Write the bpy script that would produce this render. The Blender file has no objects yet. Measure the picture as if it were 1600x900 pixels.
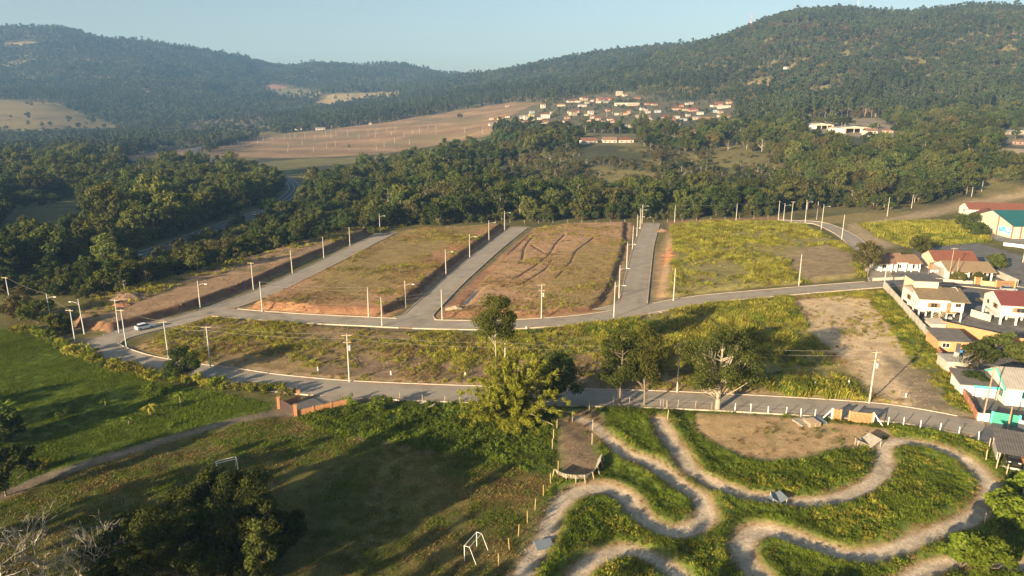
import bpy, math, random
import numpy as np
from mathutils import Vector, Matrix

R = math.radians
S = bpy.context.scene
COL = S.collection
random.seed(7)
rng = np.random.default_rng(7)

# ------------------------------------------------------------------ camera
CAM_H, PITCH, FPX = 52.0, R(14.7), 1600 * 24 / 36.0
cam_d = bpy.data.cameras.new('camera')
cam_d.lens, cam_d.sensor_width = 24.0, 36.0
cam_d.clip_start, cam_d.clip_end = 0.5, 20000
cam = bpy.data.objects.new('camera', cam_d)
COL.objects.link(cam)
cam.location = (0, 0, CAM_H)
cam.rotation_euler = (math.pi / 2 - PITCH, 0, 0)
S.camera = cam

# ------------------------------------------------------------------ sky, sun, exposure
SUN_AZ, SUN_EL = R(43), R(13.5)       # shadows fall towards +X +Y
W = bpy.data.worlds.new('World')
S.world = W
W.use_nodes = True
wn = W.node_tree
wn.nodes.clear()
sky = wn.nodes.new('ShaderNodeTexSky')
sky.sky_type = 'NISHITA'
sky.sun_disc = False
sky.sun_elevation = SUN_EL
sky.sun_rotation = SUN_AZ + math.pi
sky.altitude = 100
sky.air_density = 1.0
sky.dust_density = 2.2
sky.ozone_density = 0.8
bg = wn.nodes.new('ShaderNodeBackground')
bg.inputs['Strength'].default_value = 0.050
wo = wn.nodes.new('ShaderNodeOutputWorld')
wn.links.new(sky.outputs[0], bg.inputs['Color'])
wn.links.new(bg.outputs[0], wo.inputs['Surface'])

sun_d = bpy.data.lights.new('sun', 'SUN')
sun_d.energy = 5.0
sun_d.angle = R(0.5)
sun_d.color = (1.0, 0.775, 0.50)
sun = bpy.data.objects.new('sun', sun_d)
COL.objects.link(sun)
sdir = Vector((math.sin(SUN_AZ) * math.cos(SUN_EL), math.cos(SUN_AZ) * math.cos(SUN_EL), -math.sin(SUN_EL)))
sun.rotation_euler = sdir.to_track_quat('-Z', 'Y').to_euler()
sun.location = (-200, -200, 300)

S.view_settings.view_transform = 'Standard'
S.view_settings.look = 'None'
S.view_settings.exposure = 1.80
S.view_settings.gamma = 1.0
S.view_settings.use_curve_mapping = False
HAZE = 0.000128
S.cycles.max_bounces = 4
S.cycles.diffuse_bounces = 2
S.cycles.glossy_bounces = 2
S.cycles.transmission_bounces = 2
S.cycles.volume_bounces = 0
S.cycles.transparent_max_bounces = 4
S.cycles.use_adaptive_sampling = True
S.cycles.adaptive_threshold = 0.02
S.cycles.use_denoising = True
try:
    S.cycles.denoiser = 'OPENIMAGEDENOISE'
except Exception:
    pass

# ------------------------------------------------------------------ projection helpers (pixels of a 1600x900 frame -> the place)
CP, SP = math.cos(PITCH), math.sin(PITCH)
def ray(px, py):
    u, v = (px - 800) / FPX, (py - 450) / FPX
    return u, CP - v * SP, -SP - v * CP
def P(px, py, z=0.0):
    a, b, c = ray(px, py)
    t = (z - CAM_H) / c
    return a * t, b * t
def PT(px, py, t):
    a, b, c = ray(px, py)
    return a * t, b * t, CAM_H + c * t
def project(X, Y, Z):
    dz = Z - CAM_H
    t = Y * CP - dz * SP
    t = np.where(t > 1, t, 1)
    return 800 + FPX * X / t, 450 - FPX * (Y * SP + dz * CP) / t, t
def PL(pts):
    return np.array([P(*p) for p in pts])

# ------------------------------------------------------------------ numpy noise / distance fields
_perm = rng.random((512, 512))
def vnoise(x, y):
    xi, yi = np.floor(x).astype(int), np.floor(y).astype(int)
    fx, fy = x - xi, y - yi
    fx, fy = fx * fx * (3 - 2 * fx), fy * fy * (3 - 2 * fy)
    g = lambda a, b: _perm[a & 511, b & 511]
    return ((g(xi, yi) * (1 - fx) + g(xi + 1, yi) * fx) * (1 - fy) + (g(xi, yi + 1) * (1 - fx) + g(xi + 1, yi + 1) * fx) * fy)
def fbm(x, y, s, o=4):
    a, r, t = 1.0, 0.0, 0.0
    x, y = x / s + 37.1, y / s + 91.7
    for i in range(o):
        r = r + a * vnoise(x, y); t += a
        x, y, a = x * 2.03 + 5.3, y * 2.03 + 1.7, a * 0.5
    return r / t
def sst(a, b, x):
    t = np.clip((x - a) / (b - a), 0, 1)
    return t * t * (3 - 2 * t)
def dist_line(X, Y, pts):
    d = np.full(X.shape, 1e9)
    for (ax, ay), (bx, by) in zip(pts[:-1], pts[1:]):
        vx, vy = bx - ax, by - ay
        L = vx * vx + vy * vy + 1e-9
        t = np.clip(((X - ax) * vx + (Y - ay) * vy) / L, 0, 1)
        d = np.minimum(d, np.hypot(X - ax - t * vx, Y - ay - t * vy))
    return d
def inside(X, Y, pts):
    r = np.zeros(X.shape, bool)
    n = len(pts)
    for i in range(n):
        (ax, ay), (bx, by) = pts[i], pts[(i + 1) % n]
        if ay == by: continue
        c = ((ay > Y) != (by > Y)) & (X < (bx - ax) * (Y - ay) / (by - ay) + ax)
        r ^= c
    return r
def sdf(X, Y, pts):
    p = [tuple(q) for q in pts]
    d = dist_line(X, Y, p + [p[0]])
    return np.where(inside(X, Y, p), -d, d)
def catmull(pts, n=8):
    pts = [np.array(p, float) for p in pts]
    q = [2 * pts[0] - pts[1]] + pts + [2 * pts[-1] - pts[-2]]
    out = []
    for i in range(1, len(q) - 2):
        for k in range(n):
            t = k / n
            out.append(0.5 * (2 * q[i] + (q[i + 1] - q[i - 1]) * t + (2 * q[i - 1] - 5 * q[i] + 4 * q[i + 1] - q[i + 2]) * t * t
                              + (3 * q[i] - q[i - 1] - 3 * q[i + 1] + q[i + 2]) * t ** 3))
    out.append(pts[-1])
    return np.array(out)

# ------------------------------------------------------------------ object helpers
def tag(o, label=None, cat=None, group=None, kind=None):
    if label: o['label'] = label
    if cat: o['category'] = cat
    if group: o['group'] = group
    if kind: o['kind'] = kind
    return o
def link(o, parent=None):
    COL.objects.link(o)
    if parent is not None: o.parent = parent
    return o
def thing(name, label, cat, loc=(0, 0, 0), rz=0.0, group=None):
    o = bpy.data.objects.new(name, None)
    o.empty_display_size = 0.5
    COL.objects.link(o)
    o.location = loc
    o.rotation_euler = (0, 0, rz)
    return tag(o, label, cat, group)
def np_mesh(name, V, F, mats=(), smooth=False, fm=None):
    """V (n,3); F (m,k) all faces with k corners"""
    V = np.asarray(V, np.float32); F = np.asarray(F, np.int32)
    me = bpy.data.meshes.new(name)
    me.vertices.add(len(V)); me.vertices.foreach_set('co', V.ravel())
    m, k = F.shape
    me.loops.add(m * k); me.loops.foreach_set('vertex_index', F.ravel())
    me.polygons.add(m)
    me.polygons.foreach_set('loop_start', np.arange(0, m * k, k, dtype=np.int32))
    me.polygons.foreach_set('loop_total', np.full(m, k, np.int32))
    if fm is not None: me.polygons.foreach_set('material_index', np.asarray(fm, np.int32))
    me.polygons.foreach_set('use_smooth', np.full(m, smooth, bool))
    me.update(calc_edges=True)
    for mt in mats: me.materials.append(mt)
    return me
def attr_col(me, name, rgb):
    a = me.attributes.new(name, 'FLOAT_COLOR', 'POINT')
    c = np.ones((len(me.vertices), 4), np.float32); c[:, :3] = rgb
    a.data.foreach_set('color', c.ravel())
def attr_f(me, name, val):
    a = me.attributes.new(name, 'FLOAT', 'POINT')
    a.data.foreach_set('value', np.asarray(val, np.float32))

class MB:
    """collects small solids in one mesh"""
    def __init__(s): s.v = []; s.f = []
    def add(s, v, f):
        n = len(s.v); s.v += [tuple(q) for q in v]; s.f += [tuple(i + n for i in q) for q in f]; return s
    def box(s, x0, x1, y0, y1, z0, z1):
        return s.add([(x0, y0, z0), (x1, y0, z0), (x1, y1, z0), (x0, y1, z0), (x0, y0, z1), (x1, y0, z1), (x1, y1, z1), (x0, y1, z1)],
                     [(0, 3, 2, 1), (4, 5, 6, 7), (0, 1, 5, 4), (1, 2, 6, 5), (2, 3, 7, 6), (3, 0, 4, 7)])
    def hexa(s, b, t):
        """four bottom and four top corners"""
        return s.add(list(b) + list(t), [(0, 3, 2, 1), (4, 5, 6, 7), (0, 1, 5, 4), (1, 2, 6, 5), (2, 3, 7, 6), (3, 0, 4, 7)])
    def tube(s, pts, rad, n=6, cap=True):
        pts = [Vector(p) for p in pts]
        if not hasattr(rad, '__len__'): rad = [rad] * len(pts)
        rings = []
        up0 = None
        for i, p in enumerate(pts):
            d = (pts[min(i + 1, len(pts) - 1)] - pts[max(i - 1, 0)]).normalized()
            a = Vector((0, 0, 1)) if abs(d.z) < 0.9 else Vector((1, 0, 0))
            if up0 is not None: a = up0
            x = d.cross(a).normalized(); y = x.cross(d).normalized(); up0 = y
            rings.append([p + (x * math.cos(2 * math.pi * k / n) + y * math.sin(2 * math.pi * k / n)) * rad[i] for k in range(n)])
        v = [q for r_ in rings for q in r_]
        f = []
        for i in range(len(pts) - 1):
            for k in range(n):
                f.append((i * n + k, i * n + (k + 1) % n, (i + 1) * n + (k + 1) % n, (i + 1) * n + k))
        if cap:
            f.append(tuple(range(n))[::-1]); f.append(tuple((len(pts) - 1) * n + k for k in range(n)))
        return s.add(v, f)
    def prism(s, poly, y0, y1):
        """poly in x,z extruded along y"""
        n = len(poly)
        v = [(x, y0, z) for x, z in poly] + [(x, y1, z) for x, z in poly]
        f = [tuple(range(n)), tuple(range(2 * n - 1, n - 1, -1))] + [(i, i + n, (i + 1) % n + n, (i + 1) % n) for i in range(n)]
        return s.add(v, f)
    def mesh(s, name, mat, smooth=False):
        me = bpy.data.meshes.new(name)
        me.from_pydata(s.v, [], s.f)
        if mat is not None: me.materials.append(mat)
        if smooth: me.polygons.foreach_set('use_smooth', np.ones(len(me.polygons), bool))
        me.update()
        return me
    def build(s, name, mat, parent=None, smooth=False):
        return link(bpy.data.objects.new(name, s.mesh(name, mat, smooth)), parent)
def copy_tree(o, parent=None):
    c = o.copy(); COL.objects.link(c); c.parent = parent
    for ch in o.children: copy_tree(ch, c)
    return c

# ------------------------------------------------------------------ materials
def nodes(name):
    m = bpy.data.materials.new(name); m.use_nodes = True
    nt = m.node_tree; nt.nodes.clear()
    out = nt.nodes.new('ShaderNodeOutputMaterial')
    return m, nt, out
def N(nt, typ, **kw):
    n = nt.nodes.new(typ)
    for k, v in kw.items(): setattr(n, k, v)
    return n
def plain(name, col, rough=0.8, var=0.12, scale=1.5, bump=0.0, metal=0.0, spec=0.3, stripes=None, grime=0.0):
    m, nt, out = nodes(name)
    b = N(nt, 'ShaderNodeBsdfPrincipled')
    b.inputs['Roughness'].default_value = rough
    b.inputs['Metallic'].default_value = metal
    b.inputs['Specular IOR Level'].default_value = spec
    tc = N(nt, 'ShaderNodeTexCoord')
    nz = N(nt, 'ShaderNodeTexNoise'); nz.inputs['Scale'].default_value = scale; nz.inputs['Detail'].default_value = 6
    nt.links.new(tc.outputs['Object'], nz.inputs['Vector'])
    mr = N(nt, 'ShaderNodeMapRange')
    mr.inputs['From Min'].default_value = 0.25; mr.inputs['From Max'].default_value = 0.75
    mr.inputs['To Min'].default_value = 1 - var; mr.inputs['To Max'].default_value = 1 + var
    nt.links.new(nz.outputs['Fac'], mr.inputs['Value'])
    val = mr.outputs['Result']
    if stripes:
        ax, per, dep = stripes
        sx = N(nt, 'ShaderNodeSeparateXYZ'); nt.links.new(tc.outputs['Object'], sx.inputs[0])
        mm = N(nt, 'ShaderNodeMath', operation='MULTIPLY'); mm.inputs[1].default_value = 2 * math.pi / per
        nt.links.new(sx.outputs[ax], mm.inputs[0])
        si = N(nt, 'ShaderNodeMath', operation='SINE'); nt.links.new(mm.outputs[0], si.inputs[0])
        ma = N(nt, 'ShaderNodeMath', operation='MULTIPLY_ADD'); ma.inputs[1].default_value = dep; ma.inputs[2].default_value = 1.0
        nt.links.new(si.outputs[0], ma.inputs[0])
        m2 = N(nt, 'ShaderNodeMath', operation='MULTIPLY')
        nt.links.new(val, m2.inputs[0]); nt.links.new(ma.outputs[0], m2.inputs[1]); val = m2.outputs[0]
    mx = N(nt, 'ShaderNodeVectorMath', operation='SCALE'); mx.inputs[0].default_value = col
    nt.links.new(val, mx.inputs['Scale'])
    cout = mx.outputs[0]
    if grime:
        n2 = N(nt, 'ShaderNodeTexNoise'); n2.inputs['Scale'].default_value = scale * 0.4; n2.inputs['Detail'].default_value = 8; n2.inputs['Roughness'].default_value = 0.7
        nt.links.new(tc.outputs['Object'], n2.inputs['Vector'])
        r2 = N(nt, 'ShaderNodeMapRange'); r2.inputs['From Min'].default_value = 0.45; r2.inputs['From Max'].default_value = 0.75
        r2.inputs['To Max'].default_value = grime
        nt.links.new(n2.outputs['Fac'], r2.inputs['Value'])
        mi = N(nt, 'ShaderNodeMix', data_type='RGBA'); mi.inputs['B'].default_value = (0.06, 0.05, 0.04, 1)
        nt.links.new(r2.outputs['Result'], mi.inputs['Factor']); nt.links.new(cout, mi.inputs['A']); cout = mi.outputs['Result']
    nt.links.new(cout, b.inputs['Base Color'])
    if bump:
        bp = N(nt, 'ShaderNodeBump'); bp.inputs['Strength'].default_value = bump; bp.inputs['Distance'].default_value = 0.1
        nt.links.new(nz.outputs['Fac'], bp.inputs['Height']); nt.links.new(bp.outputs[0], b.inputs['Normal'])
    nt.links.new(b.outputs[0], out.inputs['Surface'])
    return m
def leafmat(name, c0, c1, hue=0.04, val=0.28, trans=0.36, patch=0.03, pamp=0.3):
    """leaf colour runs c0..c1 with the per-leaf value; every tree has its own shift"""
    m, nt, out = nodes(name)
    at = N(nt, 'ShaderNodeAttribute', attribute_name='v')
    mi = N(nt, 'ShaderNodeMix', data_type='RGBA')
    mi.inputs['A'].default_value = (*c0, 1); mi.inputs['B'].default_value = (*c1, 1)
    nt.links.new(at.outputs['Fac'], mi.inputs['Factor'])
    oi = N(nt, 'ShaderNodeObjectInfo')
    hs = N(nt, 'ShaderNodeHueSaturation')
    mh = N(nt, 'ShaderNodeMapRange'); mh.inputs['To Min'].default_value = 0.5 - hue * 0.4; mh.inputs['To Max'].default_value = 0.5 + hue * 0.6
    nt.links.new(oi.outputs['Random'], mh.inputs['Value']); nt.links.new(mh.outputs[0], hs.inputs['Hue'])
    w = N(nt, 'ShaderNodeTexWhiteNoise', noise_dimensions='1D'); nt.links.new(oi.outputs['Random'], w.inputs['W'])
    mv = N(nt, 'ShaderNodeMapRange'); mv.inputs['To Min'].default_value = 1 - val; mv.inputs['To Max'].default_value = 1 + val
    nt.links.new(w.outputs['Value'], mv.inputs['Value'])
    pn = N(nt, 'ShaderNodeTexNoise'); pn.inputs['Scale'].default_value = patch; pn.inputs['Detail'].default_value = 3      # stands of one kind differ from the next
    nt.links.new(oi.outputs['Location'], pn.inputs['Vector'])
    pm = N(nt, 'ShaderNodeMapRange'); pm.inputs['From Min'].default_value = 0.32; pm.inputs['From Max'].default_value = 0.68; pm.inputs['To Min'].default_value = 1 - pamp; pm.inputs['To Max'].default_value = 1 + pamp
    nt.links.new(pn.outputs['Fac'], pm.inputs['Value'])
    pp = N(nt, 'ShaderNodeMath', operation='MULTIPLY'); nt.links.new(mv.outputs[0], pp.inputs[0]); nt.links.new(pm.outputs[0], pp.inputs[1])
    nt.links.new(pp.outputs[0], hs.inputs['Value'])
    nt.links.new(mi.outputs['Result'], hs.inputs['Color'])
    d = N(nt, 'ShaderNodeBsdfDiffuse'); t = N(nt, 'ShaderNodeBsdfTranslucent')
    nt.links.new(hs.outputs[0], d.inputs['Color']); nt.links.new(hs.outputs[0], t.inputs['Color'])
    ms = N(nt, 'ShaderNodeMixShader'); ms.inputs[0].default_value = trans
    nt.links.new(d.outputs[0], ms.inputs[1]); nt.links.new(t.outputs[0], ms.inputs[2])
    nt.links.new(ms.outputs[0], out.inputs['Surface'])
    return m

M = {}
M['bark'] = plain('bark', (0.16, 0.13, 0.095), 0.9, 0.3, 2.0)
M['pale_bark'] = plain('pale_bark', (0.27, 0.235, 0.175), 0.9, 0.25, 2.0)
M['bare_bark'] = plain('bare_bark', (0.40, 0.36, 0.29), 0.9, 0.25, 2.0)
M['leaf_dark'] = leafmat('leaf_dark', (0.018, 0.032, 0.009), (0.088, 0.112, 0.028))
M['leaf_mid'] = leafmat('leaf_mid', (0.032, 0.045, 0.011), (0.135, 0.142, 0.036))
M['leaf_olive'] = leafmat('leaf_olive', (0.05, 0.048, 0.018), (0.15, 0.132, 0.044))
M['leaf_brown'] = leafmat('leaf_brown', (0.06, 0.048, 0.026), (0.15, 0.115, 0.052), 0.03)
M['leaf_bamboo'] = leafmat('leaf_bamboo', (0.080, 0.098, 0.012), (0.330, 0.335, 0.040), 0.0, 0.0, 0.45, pamp=0.0)
M['leaf_near'] = leafmat('leaf_near', (0.022, 0.032, 0.008), (0.112, 0.116, 0.024), 0.03, 0.12, pamp=0.05)
M['leaf_hill'] = leafmat('leaf_hill', (.044, .058, .025), (.076, .094, .037), 0.04, 0.14, 0.4, 0.009, 0.34)
M['grass_green'] = leafmat('grass_green', (.042, .070, .008), (.165, .205, .024), 0.02, 0.25, 0.3, 0.22, 0.42)
M['grass_yellow'] = leafmat('grass_yellow', (0.115, 0.118, 0.016), (0.37, 0.335, 0.055), 0.03, 0.25, 0.3, 0.22, 0.42)
M['grass_dry'] = leafmat('grass_dry', (0.13, 0.09, 0.034), (0.32, 0.22, 0.085), 0.02, 0.25, 0.3, 0.22, 0.42)
M['grass_lawn'] = leafmat('grass_lawn', (.058, .090, .008), (.165, .205, .022), 0.01, 0.2, 0.3)
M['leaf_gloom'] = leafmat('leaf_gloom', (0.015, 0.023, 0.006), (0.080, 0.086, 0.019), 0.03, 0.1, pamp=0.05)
# ------------------------------------------------------------------ the far land: heights interpolated between surveyed points
CTRL = []
for px, py, t, dz in [
    # valley floor on the road side
    (0, 300, 444, 0), (300, 290, 480, 0), (0, 250, 720, 0), (300, 240, 830, 0), (450, 290, 480, 0), (150, 250, 720, 0), (-250, 260, 650, 0),
    (0, 200, 1250, 0), (-250, 205, 1200, 0), (200, 200, 1350, 0), (340, 228, 960, 0), (430, 235, 880, 0), (560, 238, 820, 0),
    (420, 206, 1200, 0), (560, 205, 1080, 0), (650, 205, 1000, 0), (690, 225, 860, 0), (760, 178, 1150, 0), (780, 205, 850, 0), (640, 186, 1230, 0),
    (60, 165, 1500, 0), (150, 185, 1450, 0), (-250, 165, 1500, 0),
    # wooded rise behind the lots
    (600, 300, 420, 0), (700, 270, 520, 0), (850, 300, 420, 0), (850, 250, 540, 0), (1000, 290, 440, 0), (1000, 240, 540, 0),
    (1150, 290, 440, 0), (1150, 240, 530, 0), (1300, 290, 430, 0), (1300, 240, 520, 0), (1450, 285, 430, 0), (1450, 240, 500, 0), (1600, 285, 430, 0), (1600, 240, 500, 0),
    (1850, 285, 430, 0), (1850, 240, 500, 0),
    (920, 222, 600, 0), (1075, 214, 640, 0), (1330, 205, 640, 0), (1590, 215, 600, 0), (1850, 215, 620, 0), (1450, 215, 610, 0), (1200, 212, 640, 0),
    # village
    (800, 190, 930, 0), (850, 188, 900, 0), (950, 186, 880, 0), (1050, 186, 850, 0), (1120, 186, 830, 0), (870, 160, 1080, 0), (950, 158, 1050, 0), (1050, 160, 1000, 0), (1130, 162, 960, 0),
    (830, 162, 1150, 0),
    # the hill on the village side
    (1231, 110, 1120, 0), (1200, 160, 900, 0), (1350, 170, 800, 0), (1500, 175, 760, 0), (1600, 185, 720, 0), (1850, 190, 720, 0),
    (1350, 100, 1120, 0), (1500, 100, 1080, 0), (1600, 100, 1050, 0), (1850, 110, 1050, 0), (1100, 110, 1350, 0), (1000, 130, 1350, 0), (900, 135, 1500, 0),
    (1850, 20, 1500, -14), (1600, 12, 1550, -14), (1500, 18, 1550, -14), (1400, 25, 1560, -14), (1300, 22, 1580, -14), (1220, 27, 1600, -14), (1180, 38, 1640, -14), (1100, 62, 1750, -14),
    (1060, 70, 1800, -14), (1000, 83, 1880, -13), (900, 97, 2000, -12), (830, 108, 2150, -12), (720, 124, 2500, -12), (760, 140, 1700, 0), (700, 158, 1550, 0),
    # hills beyond the valley
    (-250, 60, 2500, -10), (0, 53, 2500, -4), (60, 50, 2500, -12), (110, 50, 2500, -12), (150, 61, 2550, -12), (165, 67, 2620, -12), (210, 68, 2700, -12), (260, 78, 2700, -12), (300, 81, 2700, -12), (350, 90, 2750, -12),
    (400, 97, 2800, -12), (450, 104, 2850, -12), (490, 101, 2900, -12), (540, 112, 3000, -12), (560, 116, 3050, -12), (590, 109, 3000, -12), (640, 112, 3000, -12), (680, 118, 2900, -12),
    (100, 110, 2050, 0), (0, 110, 2050, 0), (-250, 110, 2050, 0), (300, 120, 2200, 0), (450, 135, 2350, 0), (600, 135, 2300, 0),
    (200, 165, 1650, 0), (350, 170, 1700, 0), (450, 160, 1900, 0), (560, 158, 1850, 0), (500, 148, 2050, 0),
]:
    x, y, z = PT(px, py, t); CTRL.append((x, y, z + dz))
for px, t, z in [(-250, 3300, 200), (100, 3300, 220), (350, 3500, 160), (600, 3700, 120), (720, 3200, 90), (850, 2800, 150), (1000, 2600, 200), (1200, 2300, 190), (1400, 2250, 200), (1600, 2250, 200), (1850, 2250, 200)]:
    x, y, _ = PT(px, 170, t); CTRL.append((x, y, z))
for u in (-0.9, -0.55, -0.25, 0.0, 0.25, 0.55, 0.9):
    for y in (250, 340): CTRL.append((u * y, y, 0.0))
CTRL = np.array(CTRL)
def uw(X, Y):
    Yc = np.maximum(Y, 200.0)
    return np.clip(X / Yc, -1.0, 1.0) * 2.0, np.log(Yc) * 1.2
def tps(d2): return d2 * np.log(np.maximum(d2, 1e-12)) * 0.5
_cu, _cw = uw(CTRL[:, 0], CTRL[:, 1])
_n = len(CTRL)
_A = np.zeros((_n + 3, _n + 3))
_A[:_n, :_n] = tps((_cu[:, None] - _cu) ** 2 + (_cw[:, None] - _cw) ** 2) + np.eye(_n) * 1e-4
_A[:_n, _n] = 1; _A[:_n, _n + 1] = _cu; _A[:_n, _n + 2] = _cw; _A[_n:, :_n] = _A[:_n, _n:].T
_wt = np.linalg.solve(_A, np.r_[CTRL[:, 2], 0, 0, 0])
def zfar(X, Y):
    X, Y = np.asarray(X, float), np.asarray(Y, float)
    u, w = uw(X, np.minimum(Y, 3600))
    z = _wt[_n] + _wt[_n + 1] * u + _wt[_n + 2] * w
    for i in range(_n): z = z + _wt[i] * tps((u - _cu[i]) ** 2 + (w - _cw[i]) ** 2)
    k = sst(340, 460, Y)
    hill = np.clip((z - 20) / 120, 0, 1)
    z = z + (fbm(X, Y, 420, 4) - 0.5) * 70 * hill + (fbm(X, Y, 90, 3) - 0.5) * 14 * np.clip(hill + 0.12 * k, 0, 1)
    return z * k

# ------------------------------------------------------------------ roads (centre lines)
def road_pts(pp, n=8): return catmull(PL(pp), n)
ROADS = {   # name: (centre line, widths along it, height)
    'lower': ([(150, 533), (158, 545), (185, 557), (225, 568), (290, 579), (360, 588), (430, 598), (550, 608), (745, 616), (865, 620), (1020, 623.5), (1200, 632), (1355, 642), (1430, 651), (1540, 672)], 7.6, 0.020),
    'side': ([(152, 537), (190, 523), (240, 510), (285, 500), (340, 483), (400, 462), (441, 444), (500, 416), (560, 386), (604, 364.5)], 7.4, 0.028),
    'middle': ([(332, 486), (365, 489.5), (400, 492.5), (480, 498), (575, 502.5), (650, 506), (750, 508), (825, 505.5), (900, 500), (960, 492), (1025, 480), (1100, 467.5), (1200, 458), (1300, 449.5), (1385, 443)], 7.0, 0.036),
    'inner': ([(642, 504), (655, 491), (672, 474), (701, 446), (740, 412), (775, 383), (812, 355)], 7.4, 0.044),
    'central': ([(984, 488), (989, 472), (993, 450), (999, 418), (1005, 387), (1012, 365), (1018, 349)], 7.6, 0.052),
    'upper': ([(1215, 345), (1245, 346.5), (1275, 348), (1300, 356), (1330, 373), (1350, 395), (1368, 420), (1380, 443)], 7.0, 0.030),
    'street': ([(1383, 442), (1430, 439), (1480, 441), (1560, 449), (1660, 462)], 8.0, 0.060),
    'old': ([(1538, 671), (1575, 683), (1620, 700), (1690, 730)], 10.0, 0.060),
}
RP = {k: (road_pts(v[0]), v[1], v[2]) for k, v in ROADS.items()}
HIGHWAY = catmull(PL([(-120, 470), (0, 447), (110, 427), (190, 407), (260, 384), (350, 351), (400, 334), (440, 314), (459, 298), (457, 287), (440, 277), (400, 267), (335, 252), (305, 241), (308, 233), (345, 223), (420, 209)]), 8)
FARROAD = PL([(340, 226), (430, 206), (520, 198)])

# ------------------------------------------------------------------ outlines of the lots, lawns and track
Q = {
    'lot_edge': [(172, 519), (290, 486), (385, 450), (470, 411), (540, 380), (578, 362), (540, 362), (400, 404), (300, 431), (200, 459), (130, 483), (118, 512)],
    'lot_brown': [(392, 482), (470, 446), (560, 401), (628, 366), (665, 361), (786, 354), (735, 393), (690, 427), (640, 471), (600, 492), (500, 489)],
    'lot_furrow': [(694, 495), (725, 465), (775, 415), (840, 357), (900, 350), (978, 348), (977, 385), (960, 440), (940, 474), (925, 486), (840, 495)],
    'lot_green': [(1026, 464), (1033, 440), (1043, 380), (1050, 353), (1100, 348), (1215, 348), (1262, 353), (1292, 368), (1335, 395), (1358, 434), (1260, 442), (1120, 455), (1062, 464)],
    'lot_long': [(212, 541), (255, 522), (330, 497), (400, 501), (575, 514), (650, 518), (750, 518), (830, 516), (905, 508), (965, 500), (1030, 488), (1110, 473), (1200, 465), (1362, 454), (1383, 456), (1464, 548), (1526, 653), (1355, 629), (1200, 618), (1017, 610), (867, 607), (742, 604), (545, 594), (432, 588), (330, 574), (260, 560)],
    'lawn': [(-120, 495), (0, 513), (50, 527), (150, 567), (240, 596), (330, 613), (425, 630), (436, 640), (385, 650), (300, 671), (130, 722), (0, 772), (-140, 815)],
    'sports_field': [(-140, 830), (0, 782), (135, 732), (300, 681), (400, 656), (455, 650), (560, 690), (640, 702), (720, 716), (862, 744), (815, 850), (785, 905), (760, 990), (-200, 990)],
    'slope': [(462, 652), (545, 634), (660, 628), (745, 630), (862, 634), (866, 745), (720, 716), (590, 690), (500, 678)],
    'track_ground': [(862, 634), (1025, 638), (1200, 647), (1425, 668), (1530, 687), (1640, 790), (1720, 990), (700, 990), (800, 890), (866, 745)],
    'wall_strip': [(1370, 459), (1390, 461), (1464, 548), (1526, 653), (1490, 643), (1425, 570), (1385, 505), (1360, 475)],
    'sand': [(1238, 472), (1320, 464), (1370, 472), (1400, 520), (1440, 580), (1500, 650), (1425, 640), (1372, 622), (1345, 582), (1300, 548), (1258, 505)],
    'tall': [(830, 517), (905, 509), (1030, 489), (1110, 474), (1235, 464), (1240, 480), (1262, 512), (1290, 560), (1340, 600), (1352, 627), (1230, 618), (1160, 600), (1080, 570), (1000, 545), (900, 556), (850, 565), (780, 560), (735, 522)],
    'arena': [(1085, 645), (1210, 650), (1390, 671), (1402, 690), (1352, 692), (1345, 702), (1300, 706), (1270, 716), (1200, 723), (1150, 713), (1112, 692), (1088, 668)],
    'start': [(872, 640), (930, 640), (950, 660), (932, 690), (935, 735), (915, 748), (880, 745), (868, 700)],
    'yard': [(1392, 430), (1420, 408), (1440, 372), (1500, 372), (1600, 400), (1700, 420), (1750, 640), (1560, 690), (1536, 660), (1470, 552)],
    'school_yard': [(1530, 345), (1545, 372), (1600, 388), (1700, 400), (1700, 320), (1530, 312)],
}
QW = {k: PL(v) for k, v in Q.items()}
TRACKS = [catmull(PL(p), 6) for p in [
    [(905, 655), (925, 664), (940, 677), (960, 695), (980, 710), (1015, 722), (1040, 740), (1065, 760), (1092, 777), (1103, 797), (1095, 817), (1070, 829), (1045, 830), (1015, 818), (997, 801), (985, 783), (965, 768), (945, 762), (910, 765), (882, 780), (865, 805), (853, 835), (835, 865), (815, 900)],
    [(1030, 655), (1042, 680), (1060, 705), (1075, 725), (1090, 742), (1120, 758), (1150, 768), (1180, 777), (1225, 782), (1262, 785), (1305, 780), (1340, 767), (1367, 750), (1380, 732), (1382, 712), (1382, 697), (1405, 690), (1450, 697), (1487, 708), (1520, 727), (1542, 750), (1550, 772), (1535, 795), (1512, 813), (1475, 827), (1437, 842), (1400, 857), (1350, 869), (1307, 863), (1262, 848), (1225, 834), (1195, 828), (1170, 836), (1159, 856), (1167, 880), (1190, 905)],
    [(895, 915), (918, 882), (950, 866), (985, 861), (1020, 873), (1050, 890), (1075, 915)],
    [(1400, 930), (1440, 895), (1480, 880), (1530, 876), (1600, 885), (1660, 880)],
]]
FURROWS = [PL(p) for p in [
    [(800, 441), (828, 424), (855, 404), (867, 385), (882, 369)], [(815, 410), (818, 392), (826, 380), (836, 370)], [(792, 398), (815, 377), (833, 363)],
    [(828, 385), (850, 399)], [(867, 440), (890, 414), (900, 395), (930, 372)], [(812, 450), (850, 425), (862, 410)],
    [(647, 588), (676, 568), (700, 556), (740, 538)], [(495, 572), (545, 556), (600, 538)], [(470, 545), (520, 528)], [(620, 530), (655, 545), (690, 555)],
]]
PATH = catmull(PL([(-140, 822), (0, 776), (60, 750), (130, 727), (220, 700), (300, 676), (390, 653), (455, 643)]), 6)
DRIVE = PL([(448, 640), (500, 627), (560, 615)])
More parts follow.
